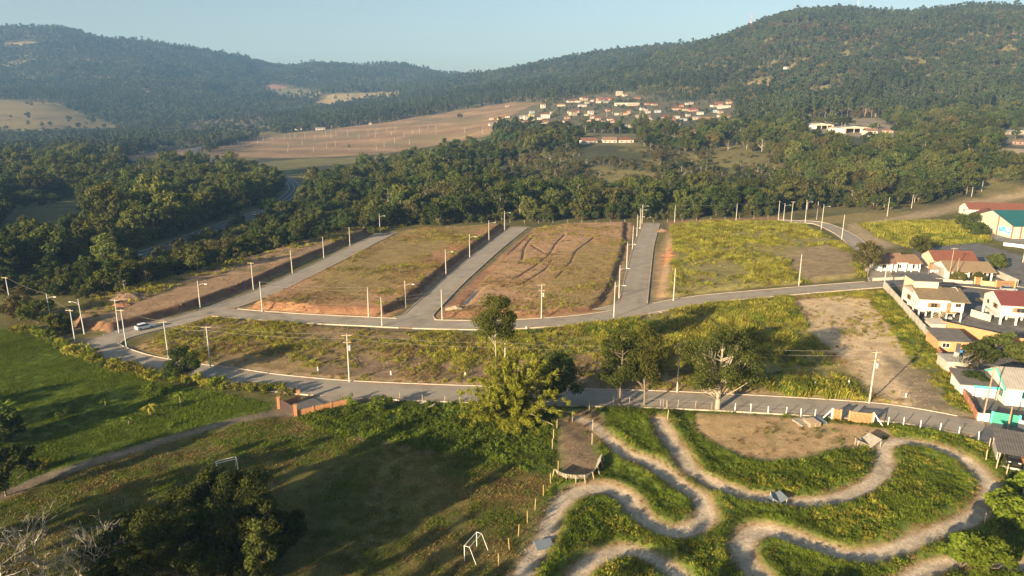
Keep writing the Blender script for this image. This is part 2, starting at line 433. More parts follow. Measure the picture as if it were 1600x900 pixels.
PUDDLE = PL([(719, 487), (724, 479), (731, 471), (739, 462), (750, 455), (742, 463), (733, 474), (725, 483)])

def grid_mesh(xs, ys):
    X, Y = np.meshgrid(xs, ys)
    nx, ny = len(xs), len(ys)
    i = np.arange(ny - 1)[:, None] * nx + np.arange(nx - 1)[None]
    F = np.stack([i, i + 1, i + 1 + nx, i + nx], -1).reshape(-1, 4)
    return X.ravel(), Y.ravel(), F

# ---- near ground: heights
def near_surface(X, Y):
    """height, colour, and roughness of growth at points of the near ground"""
    n1, n2, n3 = fbm(X, Y, 14, 4), fbm(X, Y, 3.5, 3), fbm(X, Y, 45, 3)
    Z = (n1 - 0.5) * 0.5 + (n2 - 0.5) * 0.12
    col = np.empty(X.shape + (3,)); col[:] = (0.115, 0.105, 0.036)
    col = col * (0.75 + 0.5 * n1)[..., None]
    wob = (n2 - 0.5) * 3.0 + (n1 - 0.5) * 4.0
    def paint(d, c, soft=1.0, wb=1.0, op=1.0):
        nonlocal col
        w = (1 - sst(-soft, soft, d + wob * wb)) * op
        col = col * (1 - w[..., None]) + np.array(c) * w[..., None]
        return w
    D = {k: sdf(X, Y, v) for k, v in QW.items()}
    # raised lots with banks
    for k, h, s in (('lot_edge', 1.8, 1.1), ('lot_brown', 1.8, 1.1), ('lot_furrow', 0.9, 1.6), ('lot_green', 0.9, 2.6), ('lot_long', 0.35, 2.0)):
        Z += h * (1 - sst(-s, s * 0.2, D[k] + (n2 - 0.5) * 1.2))
    # colours, broad to fine
    paint(D['yard'], (0.15, 0.145, 0.135), 1, .3)
    paint(D['school_yard'], (0.24, 0.23, 0.21), 1, .3)
    paint(D['lot_edge'] - 1, (0.28, 0.185, 0.105), 1.5); paint(np.where(n1 > .56, D['lot_edge'], 9), (0.14, 0.12, 0.05), 2, .3, .7)
    for k in ('lot_brown', 'lot_furrow'):
        paint(D[k] - 2.0, (0.340, 0.200, 0.104), 1.2, .5)
        dry = sst(.42, .62, n3 * .5 + n1 * .5 + (n2 - .5) * .35)
        col = col * (1 - (dry * (1 - sst(-6, 1, D[k])))[..., None]) + np.array((0.265, 0.175, 0.072)) * (dry * (1 - sst(-6, 1, D[k])))[..., None]
    g = sdf(X, Y, PL([(560, 400), (640, 366), (760, 357), (700, 395), (640, 440), (560, 470), (480, 470)]))
    paint(g + (n1 - .5) * 18, (0.225, 0.175, 0.060), 5, 1, .8)
    paint(sdf(X, Y, PL([(665, 415), (700, 392), (760, 360), (786, 355), (735, 395), (690, 425)])), (0.340, 0.170, 0.095), 3, 1, .9)
    paint(D['lot_furrow'], (0.385, 0.245, 0.132), 4, 1.5, .6)
    g = sdf(X, Y, PL([(860, 440), (900, 400), (950, 375), (975, 385), (960, 440), (940, 478), (860, 490)]))
    paint(g + (n1 - .5) * 16, (0.250, 0.185, 0.064), 5, 1, .8)
    paint(D['lot_green'], (0.240, 0.205, 0.070), 1.5)
    paint(sdf(X, Y, PL([(1024, 400), (1046, 352), (1050, 375), (1052, 400), (1045, 440), (1038, 470), (1022, 470)])), (0.36, 0.24, 0.13), 2, .6)
    paint(sdf(X, Y, PL([(1035, 415), (1046, 385), (1052, 395), (1046, 412)])), (0.42, 0.20, 0.07), 2, .6)
    paint(sdf(X, Y, PL([(1040, 345), (1120, 342), (1225, 338), (1232, 346), (1120, 350), (1045, 352)])), (0.27, 0.16, 0.09), 2, .6)
    paint(sdf(X, Y, PL([(1240, 395), (1290, 385), (1330, 400), (1335, 435), (1265, 440), (1235, 425)])), (0.27, 0.20, 0.11), 3, 1.2)
    paint(sdf(X, Y, PL([(1320, 350), (1400, 338), (1600, 300), (1700, 285), (1700, 300), (1600, 312), (1420, 345), (1360, 360), (1400, 385), (1380, 390), (1335, 372)])), (0.34, 0.26, 0.15), 3, 1)
    paint(sdf(X, Y, PL([(1345, 352), (1440, 345), (1520, 345), (1540, 375), (1470, 382), (1420, 385), (1380, 372)])), (0.14, 0.135, 0.04), 3, 1)
    paint(sdf(X, Y, PL([(1225, 347), (1330, 334), (1420, 321), (1600, 283), (1740, 258), (1740, 292), (1600, 300), (1420, 333), (1345, 350)])), (0.235, 0.185, 0.070), 2, .8)
    # long lot between the two cross roads
    paint(D['lot_long'], (0.240, 0.170, 0.080), 1.0, .4)
    d_ = sst(.5, .64, n1 * .6 + n2 * .4)
    w = d_ * (1 - sst(-3, 1, D['lot_long'])) * .8
    col = col * (1 - w[..., None]) + np.array((0.205, 0.160, 0.052)) * w[..., None]
    for q in ([(495, 570), (560, 562), (620, 575), (600, 590), (500, 588)], [(660, 580), (742, 570), (742, 600), (650, 596)], [(640, 540), (700, 545), (720, 560), (650, 562)], [(230, 530), (330, 505), (380, 520), (330, 545), (250, 550)], [(870, 560), (950, 545), (1010, 560), (1000, 605), (870, 604)]):
        paint(sdf(X, Y, PL(q)), (0.21, 0.145, 0.095), 3, 1.2, .8)
    paint(D['tall'], (0.215, 0.190, 0.058), 2, 1.0)
    paint(sdf(X, Y, PL([(1040, 535), (1100, 533), (1100, 560), (1050, 575), (1030, 560)])), (0.27, 0.20, 0.13), 2, 1)
    paint(sdf(X, Y, PL([(1180, 500), (1200, 505), (1215, 540), (1200, 560), (1186, 530)])), (0.30, 0.24, 0.16), 1.5, .6)
    paint(D['sand'], (0.520, 0.390, 0.235), 1.8, 1.0)
    paint(D['wall_strip'], (0.130, 0.140, 0.035), 1.5, 1)
    paint(sdf(X, Y, PL([(1390, 560), (1440, 580), (1500, 648), (1450, 642), (1410, 600)])), (0.18, 0.15, 0.10), 2, 1.2, .8)
    # lawn and field
    paint(D['lawn'], (0.098, 0.132, 0.017), .8, .3)
    w = sst(.45, .7, n1) * (1 - sst(-2, 0, D['lawn'])) * .5
    col = col * (1 - w[..., None]) + np.array((0.120, 0.145, 0.022)) * w[..., None]
    paint(D['sports_field'], (0.150, 0.125, 0.040), 1.5, .5)
    w = sst(.42, .62, n3 * .6 + n1 * .4) * (1 - sst(-3, 0, D['sports_field'])) * .8
    col = col * (1 - w[..., None]) + np.array((0.095, 0.105, 0.026)) * w[..., None]
    paint(D['slope'], (0.062, 0.088, 0.014), 1.2, .6)
    paint(dist_line(X, Y, PL([(560, 688), (600, 690), (650, 702), (690, 706), (740, 718)])) - .6, (0.20, 0.15, 0.10), .6, .3, .8)
    # bicycle track
    paint(D['track_ground'], (0.110, 0.150, 0.024), 1.2, .5)
    paint(D['arena'], (0.410, 0.285, 0.150), 1.2, .6)
    w = sst(.55, .68, n2) * (1 - sst(-3, 0, D['arena'])) * .45
    col = col * (1 - w[..., None]) + np.array((0.17, 0.14, 0.06)) * w[..., None]
    paint(D['start'], (0.200, 0.145, 0.090), 1.2, .5)
    Dt = np.full(X.shape, 1e9)
    for k, tr in enumerate(TRACKS): Dt = np.minimum(Dt, dist_line(X, Y, [tuple(q) for q in tr]))
    paint(np.where(D['track_ground'] < 3, Dt - 1.7, 9), (0.285, 0.200, 0.115), .5, .3)
    wt = paint(np.where(D['track_ground'] < 3, Dt - 1.05, 9), (0.450, 0.375, 0.275), .3, .14)
    tg = 1 - sst(-2, 0.5, D['track_ground'])
    Z += tg * (0.38 * np.exp(-((Dt - 2.5) / .8) ** 2) - 0.22 * np.exp(-(Dt / 1.4) ** 2)) * sst(0, 3, D['arena']) * sst(0, 2, D['start'])
    Z += tg * sst(2.5, 6, Dt) * sst(0, 3, D['arena']) * (n1 - .35) * .8
    # paths, furrows and ditches
    dp = dist_line(X, Y, [tuple(q) for q in PATH]); paint(dp - 1.3, (0.180, 0.145, 0.105), .6, .25)
    for q in ([(690, 494), (714, 470), (760, 425)], ):
        d = dist_line(X, Y, PL(q)); paint(d - 1.6, (0.28, 0.155, 0.09), .8, .3)
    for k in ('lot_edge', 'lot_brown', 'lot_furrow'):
        paint(np.abs(D[k] + .6) - .8, (0.155, 0.078, 0.048), .4, .15, .85)  # dark band on the lot banks: reddish soil with the bank shade painted in
    Fd = np.full(X.shape, 1e9)
    for fl in FURROWS: Fd = np.minimum(Fd, dist_line(X, Y, [tuple(q) for q in fl]))
    Fd = Fd + (n2 - .5) * .8
    Z -= 0.14 * np.exp(-(Fd / 0.6) ** 2); Z += 0.05 * np.exp(-((Fd - 1.2) / 0.6) ** 2)
    # road beds and verges
    Dr = np.full(X.shape, 1e9)
    for p, wd, h in RP.values(): Dr = np.minimum(Dr, dist_line(X, Y, [tuple(q) for q in p[::2]] + [tuple(p[-1])]) - wd / 2)
    Dr = np.minimum(Dr, dist_line(X, Y, [tuple(q) for q in DRIVE]) - 2.4)
    Dh = dist_line(X, Y, [tuple(q) for q in HIGHWAY[::2]]) - 4.2
    paint(np.minimum(Dr, 9) - 1.0, (0.21, 0.165, 0.11), .5, .3, .75)
    paint(Dh - 1.0, (0.20, 0.17, 0.11), .8, .4, .7)
    dd = np.minimum(Dr, Dh)
    bed = 1 - sst(0.3, 1.4, dd)
    Z = Z * (1 - bed) - 0.12 * bed
    Z = np.where(dd < 1.6, np.minimum(Z, 0.10 * sst(0.1, 1.4, dd) + Z * sst(.6, 1.6, dd)), Z)
    # flatten yards, pitch and lawn
    for k, f in (('yard', .95), ('lawn', .5), ('sports_field', .6), ('school_yard', .95), ('sand', .5), ('arena', .7)):
        Z = Z * (1 - f * (1 - sst(-2, 0, D[k])))
    pd = sdf(X, Y, PUDDLE); Z = np.where(pd < 1.5, Z - 0.35 * (1 - sst(0, 1.5, pd)), Z)
    col = col * (0.82 + 0.36 * n2)[..., None]
    return Z, col, D, Dt, Dr

xs = np.unique(np.round(np.r_[np.arange(-272, -140, 1.4), np.arange(-140, 150, 0.68), np.arange(150, 276, 1.4)], 3))
ys = np.unique(np.round(np.r_[np.arange(20, 60, 2.0), np.arange(60, 122, 0.48), np.arange(122, 200, 0.66), np.arange(200, 352, 1.0)], 3))
gX, gY, gF = grid_mesh(xs, ys)
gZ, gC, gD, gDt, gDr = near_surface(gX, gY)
gZ += zfar(gX, gY)
_nx = len(xs)
_zg = gZ.reshape(len(ys), _nx)
def ground_z(x, y):
    """height of the ground anywhere"""
    x, y = np.atleast_1d(np.asarray(x, float)), np.atleast_1d(np.asarray(y, float))
    z = zfar(x, y) - 0.3
    m = (x > xs[0]) & (x < xs[-1]) & (y > ys[0]) & (y < ys[-1])
    if m.any():
        i = np.clip(np.searchsorted(xs, x[m]) - 1, 0, _nx - 2); j = np.clip(np.searchsorted(ys, y[m]) - 1, 0, len(ys) - 2)
        fx = (x[m] - xs[i]) / (xs[i + 1] - xs[i]); fy = (y[m] - ys[j]) / (ys[j + 1] - ys[j])
        z[m] = (_zg[j, i] * (1 - fx) + _zg[j, i + 1] * fx) * (1 - fy) + (_zg[j + 1, i] * (1 - fx) + _zg[j + 1, i + 1] * fx) * fy
    return z
def gz(x, y): return float(ground_z(x, y)[0])
def hit(px, py):
    """the point of the ground seen at a pixel"""
    a, b, c = ray(px, py)
    t = np.r_[np.arange(60, 400, 1.0), np.arange(400, 4200, 3.0)]
    d = CAM_H + c * t - ground_z(a * t, b * t)
    k = np.argmax(d < 0)
    if d[k] >= 0: k = len(t) - 1
    t0 = t[k - 1] + (t[k] - t[k - 1]) * d[k - 1] / (d[k - 1] - d[k] + 1e-9)
    return a * t0, b * t0, CAM_H + c * t0, t0

# ---- ground material: painted soil colours broken up by fine grain
def ground_mat(name='soil_and_turf', layers=((0.35, 0.70, 1.30, 6), (2.2, 0.72, 1.28, 5), (7.0, 0.80, 1.2, 3)), bump=.42):
    m, nt, out = nodes(name)
    b = N(nt, 'ShaderNodeBsdfPrincipled'); b.inputs['Roughness'].default_value = 0.95; b.inputs['Specular IOR Level'].default_value = 0.1
    at = N(nt, 'ShaderNodeAttribute', attribute_name='soil')
    ge = N(nt, 'ShaderNodeNewGeometry')
    last = at.outputs['Color']
    hs = []
    for sc, lo, hi, det in layers:
        nz = N(nt, 'ShaderNodeTexNoise'); nz.inputs['Scale'].default_value = sc; nz.inputs['Detail'].default_value = det; nz.inputs['Roughness'].default_value = 0.65
        nt.links.new(ge.outputs['Position'], nz.inputs['Vector'])
        mr = N(nt, 'ShaderNodeMapRange'); mr.inputs['From Min'].default_value = 0.3; mr.inputs['From Max'].default_value = 0.7
        mr.inputs['To Min'].default_value = lo; mr.inputs['To Max'].default_value = hi
        nt.links.new(nz.outputs['Fac'], mr.inputs['Value'])
        sc_ = N(nt, 'ShaderNodeVectorMath', operation='SCALE'); nt.links.new(last, sc_.inputs[0]); nt.links.new(mr.outputs[0], sc_.inputs['Scale'])
        last = sc_.outputs[0]; hs.append(nz)
    nt.links.new(last, b.inputs['Base Color'])
    ad = N(nt, 'ShaderNodeMath', operation='ADD'); nt.links.new(hs[1].outputs['Fac'], ad.inputs[0]); nt.links.new(hs[2].outputs['Fac'], ad.inputs[1])
    bp = N(nt, 'ShaderNodeBump'); bp.inputs['Strength'].default_value = bump; bp.inputs['Distance'].default_value = 0.22
    nt.links.new(ad.outputs[0], bp.inputs['Height']); nt.links.new(bp.outputs[0], b.inputs['Normal'])
    nt.links.new(b.outputs[0], out.inputs['Surface'])
    return m
M['ground'] = ground_mat()

def split_ground():
    cx = gX[gF].mean(1); cy = gY[gF].mean(1)
    rid = np.zeros(len(gF), int)
    names = ['ground']
    for k, nm in (('yard', 'yard_ground'), ('lot_edge', 'dirt_lot'), ('lot_brown', 'dirt_lot'), ('lot_furrow', 'dirt_lot'), ('lot_green', 'grassy_lot'), ('lot_long', 'vacant_lot'), ('lawn', 'lawn'),
                  ('sports_field', 'football_field'), ('slope', 'grass_slope'), ('track_ground', 'bicycle_track_ground')):
        m = inside(cx, cy, [tuple(q) for q in QW[k]])
        names.append(nm); rid[m] = len(names) - 1
    m = np.full(len(gF), False)
    dtf = gDt[gF].mean(1)
    m = (dtf < 2.0) & (rid == len(names) - 1)
    names.append('dirt_track'); rid[m] = len(names) - 1
    for i, nm in enumerate(names):
        f = gF[rid == i]
        if not len(f): continue
        u, inv = np.unique(f, return_inverse=True)
        me = np_mesh(nm, np.stack([gX[u], gY[u], gZ[u]], 1), inv.reshape(-1, 4), [M['ground']], True)
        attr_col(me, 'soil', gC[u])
        tag(link(bpy.data.objects.new(nm, me)), kind='structure')
split_ground()

# ---- far land
fx_ = np.unique(np.round(np.r_[np.arange(-3600, -900, 45), np.arange(-900, 900, 8), np.arange(900, 3640, 45)], 2))
fy_ = np.unique(np.round(np.r_[np.arange(-600, 20, 60), np.arange(20, 340, 16), np.arange(340, 1300, 6), np.arange(1300, 4300, 28)], 2))
hX, hY, hF = grid_mesh(fx_, fy_)
hZ = zfar(hX, hY)
hZ -= 1.6 * ((np.abs(hX) < 268) & (hY > 24) & (hY < 346)) + 0.3
hpx, hpy, ht = project(hX, hY, hZ)
hn1, hn2 = fbm(hX, hY, 60, 4), fbm(hX, hY, 16, 3)
hC = np.empty((len(hX), 3)); hC[:] = (0.055, 0.058, 0.026)
hC *= (0.7 + 0.6 * hn2)[:, None]
_op = (1 - sst(.36, .44, fbm(hX, hY, 38, 3)))[:, None]
hC = hC * (1 - _op) + np.array((0.150, 0.130, 0.050)) * (.75 + .5 * hn2)[:, None] * _op
FARQ = {
    'subdivision': ([(318, 246), (345, 230), (420, 211), (520, 201), (600, 192), (640, 184), (720, 172), (800, 160), (848, 160), (842, 172), (790, 182), (775, 197), (762, 213), (700, 224), (600, 241), (480, 247), (380, 247)], (0.235, 0.155, 0.085)),
    'strip': ([(170, 250), (240, 237), (300, 231), (292, 243), (200, 252)], (0.29, 0.18, 0.11)),
    'meadow': ([(-200, 155), (40, 156), (85, 163), (140, 184), (190, 199), (-200, 204)], (0.175, 0.135, 0.055)),
    'field': ([(400, 136), (450, 138), (510, 143), (490, 152), (460, 157), (430, 150)], (0.17, 0.15, 0.055)),
    'field2': ([(505, 148), (560, 145), (630, 143), (620, 150), (560, 155), (500, 166), (490, 162)], (0.26, 0.20, 0.085)),
    'cut': ([(405, 133), (440, 133), (450, 139), (405, 139)], (0.30, 0.16, 0.10)),
    'village': ([(790, 185), (830, 165), (900, 152), (960, 142), (1060, 158), (1150, 152), (1150, 188), (1100, 194), (950, 196), (840, 196)], (0.105, 0.095, 0.055)),
    'works': ([(1255, 185), (1365, 185), (1405, 200), (1400, 214), (1350, 215), (1255, 205)], (0.20, 0.17, 0.12)),
    'clear1': ([(1258, 162), (1350, 163), (1352, 168), (1260, 168)], (0.25, 0.19, 0.08)),
    'clear2': ([(1165, 130), (1205, 122), (1202, 137), (1170, 142)], (0.22, 0.16, 0.08)),
    'clear3': ([(1540, 178), (1600, 174), (1650, 180), (1545, 184)], (0.24, 0.18, 0.08)),
    'flats': ([(225, 214), (300, 190), (415, 180), (430, 198), (340, 214), (300, 228)], (0.150, 0.120, 0.070)),
    'front_houses': ([(903, 209), (996, 209), (998, 226), (903, 227)], (0.13, 0.12, 0.06)),
    'low_houses': ([(1045, 200), (1095, 202), (1095, 217), (1045, 218)], (0.13, 0.12, 0.06)),
    'edge_houses': ([(1560, 202), (1640, 200), (1640, 230), (1585, 230), (1560, 222)], (0.16, 0.14, 0.09)),
    'glade': ([(0, 327), (60, 320), (150, 328), (150, 338), (60, 345), (0, 345)], (0.11, 0.115, 0.035)),
    'glade2': ([(80, 312), (130, 303), (140, 312), (90, 320)], (0.11, 0.115, 0.04)),
    'glade3': ([(430, 252), (470, 256), (455, 277), (440, 280), (425, 265)], (0.14, 0.14, 0.05)),
    'verge': ([(390, 256), (470, 248), (560, 246), (590, 252), (470, 262), (430, 262)], (0.15, 0.135, 0.05)),
    'hillside': ([(1560, 232), (1600, 232), (1650, 240), (1600, 243), (1530, 246)], (0.30, 0.24, 0.16)),
    'school_slope': ([(1320, 352), (1400, 334), (1600, 292), (1760, 268), (1760, 340), (1540, 345), (1400, 352)], (0.20, 0.155, 0.07)),
    'slope_track': ([(1330, 348), (1420, 333), (1600, 299), (1760, 272), (1760, 284), (1600, 310), (1420, 343), (1340, 352)], (0.34, 0.26, 0.15)),
    'brown_slope': ([(60, 70), (30, 64), (0, 66), (0, 72), (50, 74)], (0.24, 0.17, 0.09)),
}
for k, (q, c) in FARQ.items():
    m = inside(hpx, hpy, q) & (hY > 300)
    cc = np.array(c) * (0.72 + 0.56 * hn2[:, None])
    if k == 'subdivision':
        st = 0.5 + 0.5 * np.sin((hX * 0.35 + hY) / 13.0 + hn1 * 5)
        cc = cc * (0.8 + 0.35 * st[:, None])
        g_ = sst(.5, .62, hn1)[:, None] * .6
        cc = cc * (1 - g_) + np.array((0.15, 0.13, 0.06)) * g_
    hC = np.where(m[:, None], cc, hC)
dh = dist_line(hX, hY, [tuple(q) for q in HIGHWAY[::2]])
hC = np.where(((dh < 9) & (hY > 330))[:, None], np.array((0.14, 0.13, 0.06)), hC)
hZ = np.where((dh < 10) & (hY > 330), np.minimum(hZ, zfar(hX, hY) * 0 - .25 + np.maximum(zfar(hX, hY) - .2, 0) * sst(5, 10, dh)), hZ)
me = np_mesh('terrain', np.stack([hX, hY, hZ], 1), hF, [M['ground']], True)
attr_col(me, 'soil', hC)
tag(link(bpy.data.objects.new('terrain', me)), kind='structure')

# ---- roads
M['paving'] = plain('concrete_paving', (0.285, 0.245, 0.185), 0.9, 0.14, 0.35, 0.15, grime=.22)
M['drive'] = plain('driveway_concrete', (0.25, 0.215, 0.165), 0.9, 0.2, 0.6, grime=.3)
M['asphalt'] = plain('asphalt', (0.075, 0.077, 0.080), 0.85, 0.2, 0.5)
M['asphalt_old'] = plain('worn_asphalt', (0.11, 0.11, 0.11), 0.9, 0.25, 0.5)
M['kerb'] = plain('kerb_concrete', (0.42, 0.37, 0.29), 0.9, 0.25, 0.8)
M['marking'] = plain('road_marking', (0.55, 0.55, 0.52), 0.8, 0.2, 1.0)
def ribbon(name, pts, off0, off1, z, mat, thick=0.0, parent=None, zf=None):
    pts = np.asarray(pts)
    d = np.gradient(pts, axis=0); d /= np.linalg.norm(d, axis=1)[:, None] + 1e-9
    nrm = np.stack([-d[:, 1], d[:, 0]], 1)
    a, b = pts + nrm * np.asarray(off0).reshape(-1, 1), pts + nrm * np.asarray(off1).reshape(-1, 1)
    zz = np.full(len(pts), z) if zf is None else zf + z
    n = len(pts)
    V = np.vstack([np.c_[a, zz], np.c_[b, zz]])
    F = [(i, i + n, i + 1 + n, i + 1) for i in range(n - 1)]
    if thick:
        V = np.vstack([V, np.c_[a, zz - thick], np.c_[b, zz - thick]])
        F += [(i, i + 1, i + 1 + 2 * n, i + 2 * n) for i in range(n - 1)] + [(i + 1 + n, i + n, i + 3 * n, i + 1 + 3 * n) for i in range(n - 1)]
        F += [(0, 2 * n, 3 * n, n), (n - 1, 2 * n - 1, 4 * n - 1, 3 * n - 1)]
    return link(bpy.data.objects.new(name, np_mesh(name, V, F, [mat])), parent)
M['paving'] = ground_mat('worn_concrete_paving', ((0.25, 0.90, 1.10, 6), (2.5, 0.90, 1.10, 5), (12.0, 0.93, 1.07, 2)), .12)
def paved(p, w, h):
    """concrete paving with soil washed in from the edges and faint wheel lanes"""
    s = np.r_[0, np.cumsum(np.linalg.norm(np.diff(p, axis=0), axis=1))]
    t = np.linspace(0, s[-1], max(8, int(s[-1] / .8)))
    q = np.stack([np.interp(t, s, p[:, 0]), np.interp(t, s, p[:, 1])], 1); ww = np.interp(t, s, w)
    d = np.gradient(q, axis=0); d /= np.linalg.norm(d, axis=1)[:, None] + 1e-9
    nr = np.stack([-d[:, 1], d[:, 0]], 1)
    f = np.array([-1, -.95, -.88, -.78, -.6, -.45, -.3, -.1, .1, .3, .45, .6, .78, .88, .95, 1.0])
    m = len(f); n = len(q)
    XY = q[:, None] + nr[:, None] * (ww[:, None] * f)[..., None]
    V = np.concatenate([XY, np.full((n, m, 1), h)], 2).reshape(-1, 3)
    i = np.arange(n - 1)[:, None] * m + np.arange(m - 1)[None]
    F = np.stack([i, i + 1, i + 1 + m, i + m], -1).reshape(-1, 4)
    Vb = np.vstack([V, np.c_[XY[:, 0], np.full(n, h - .15)], np.c_[XY[:, -1], np.full(n, h - .15)]])
    a = np.arange(n - 1); F = np.vstack([F, np.stack([a * m, a * m + m, n * m + a + 1, n * m + a], 1), np.stack([a * m + 2 * m - 1, a * m + m - 1, n * m + n + a, n * m + n + a + 1], 1)])
    X, Y = Vb[:, 0], Vb[:, 1]
    fl = np.r_[np.tile(np.abs(f), n), np.ones(2 * n)]
    c = np.empty((len(Vb), 3)); c[:] = (0.310, 0.272, 0.215)
    c *= (0.90 + 0.20 * fbm(X, Y, 9, 4))[:, None]
    c *= (1 - .07 * np.exp(-((fl - .45) / .16) ** 2))[:, None]
    k1 = sst(.42, .75, fbm(X, Y, 5, 4) + .42 * (fl - .62)) * sst(.45, 1, fl)
    c = c * (1 - .7 * k1[:, None]) + np.array((0.30, 0.20, 0.12)) * (.7 * k1[:, None])
    k2 = sst(.62, .74, fbm(X, Y, 3.3, 3))
    c *= (1 - .16 * k2)[:, None]
    me = np_mesh('paved_road', Vb, F, [M['paving']]); attr_col(me, 'soil', c)
    return link(bpy.data.objects.new('paved_road', me))
for k, (p, wd, h) in RP.items():
    w = np.full(len(p), wd / 2.0)
    if k in ('inner', 'central'): w[:10] += np.linspace(1, 0, 10) ** 2 * 6
    if k in ('side', 'middle'): w[:8] += np.linspace(1, 0, 8) ** 2 * 2
    ro = ribbon('street_asphalt', p, w, -w, h, M['asphalt_old'], 0.15) if k in ('street', 'old') else paved(p, w, h)
    tag(ro, kind='structure')
    if k == 'old': continue
    # kerb stones, left out across the mouths of the side roads
    for sgn in (1, -1):
        d = np.gradient(p, axis=0); d /= np.linalg.norm(d, axis=1)[:, None]
        e = p + np.stack([-d[:, 1], d[:, 0]], 1) * ((w + 0.1) * sgn)[:, None]
        ok = np.ones(len(p), bool)
        for k2, (p2, wd2, _) in RP.items():
            if k2 != k: ok &= dist_line(e[:, 0], e[:, 1], [tuple(q) for q in p2]) > wd2 / 2 + (0.3 if k2 not in ('inner', 'central') else 0.8)
        if k == 'lower': ok &= dist_line(e[:, 0], e[:, 1], [tuple(q) for q in DRIVE]) > 3
        i = 0
        while i < len(p):
            j = i
            while j < len(p) and ok[j]: j += 1
            if j - i > 2:
                ribbon('kerb', p[i:j], (w[i:j] + 0.22) * sgn, (w[i:j] + 0.005) * sgn, h + 0.11, M['kerb'], 0.3, ro)
            i = max(j, i + 1)
ro = tag(ribbon('highway', HIGHWAY, 3.9, -3.9, 0.03, M['asphalt'], 0.2, zf=np.maximum(zfar(HIGHWAY[:, 0], HIGHWAY[:, 1]), 0)), kind='structure')
hz_ = np.maximum(zfar(HIGHWAY[:, 0], HIGHWAY[:, 1]), 0)
for o_ in (-3.5, 0.0, 3.5): ribbon('lane_line', HIGHWAY, o_ + .09, o_ - .09, 0.034, M['marking'], 0, ro, hz_)
tag(ribbon('driveway', DRIVE, 2.3, -2.3, 0.016, M['drive'], 0.15), kind='structure')
m, nt, out = nodes('puddle_water')
b = N(nt, 'ShaderNodeBsdfPrincipled'); b.inputs['Base Color'].default_value = (0.05, 0.045, 0.035, 1); b.inputs['Roughness'].default_value = 0.12
nt.links.new(b.outputs[0], out.inputs['Surface'])
pz = gz(*PUDDLE.mean(0)) + 0.05
me = bpy.data.meshes.new('puddle'); me.from_pydata([(x, y, pz) for x, y in PUDDLE], [], [tuple(range(len(PUDDLE)))]); me.materials.append(m)
tag(link(bpy.data.objects.new('puddle', me)), kind='structure', label='narrow strip of standing water in the furrowed lot')

# dark damp furrows dug across the lots
M['damp_soil'] = plain('damp_soil', (0.055, 0.032, 0.020), 0.95, 0.3, 1.5)
for fl in FURROWS:
    p = catmull(fl, 10); n_ = len(p)
    w_ = 0.22 + 0.16 * rng.random(n_) + (0.12 if p[:, 1].mean() > 180 else 0.0); w_[0] = w_[-1] = .03
    tag(ribbon('furrow', p, w_ + .05 * rng.random(n_), -w_, 0.07, M['damp_soil'], 0, None, ground_z(p[:, 0], p[:, 1])), kind='structure')
# ------------------------------------------------------------------ trees
def leaf_quads(C, rad, n, size, r, flat=0.75, up=0.35, elong=1.0, rough=.65):
    """n leaf faces round every cluster centre C (k,3)"""
    k = len(C)
    d = r.normal(size=(k, n, 3)); d /= np.linalg.norm(d, axis=2)[..., None]
    rr = r.random((k, n)) ** 0.45
    rad = np.broadcast_to(np.asarray(rad, float).reshape(-1, 1), (k, n))
    off = d * (rr * rad)[..., None]; off[..., 2] *= flat
    c = (C[:, None] + off).reshape(-1, 3)
    nr = d.reshape(-1, 3) * 0.9 + r.normal(size=(k * n, 3)) * rough + np.array((0, 0, up))
    nr /= np.linalg.norm(nr, axis=1)[:, None]
    a = np.cross(nr, r.normal(size=(k * n, 3))); a /= np.linalg.norm(a, axis=1)[:, None] + 1e-9
    b = np.cross(nr, a)
    s = size * (0.6 + 0.8 * r.random(k * n))[:, None]
    a, b = a * s * elong, b * s * 0.62
    V = np.stack([c - a, c - b * .9, c + a, c + b * .9], 1).reshape(-1, 3)
    F = np.arange(len(V)).reshape(-1, 4)
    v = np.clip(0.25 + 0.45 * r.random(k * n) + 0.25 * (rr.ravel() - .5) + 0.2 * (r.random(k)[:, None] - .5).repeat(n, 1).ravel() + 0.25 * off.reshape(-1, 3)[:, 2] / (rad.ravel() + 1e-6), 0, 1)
    return V, F, np.repeat(v, 4)
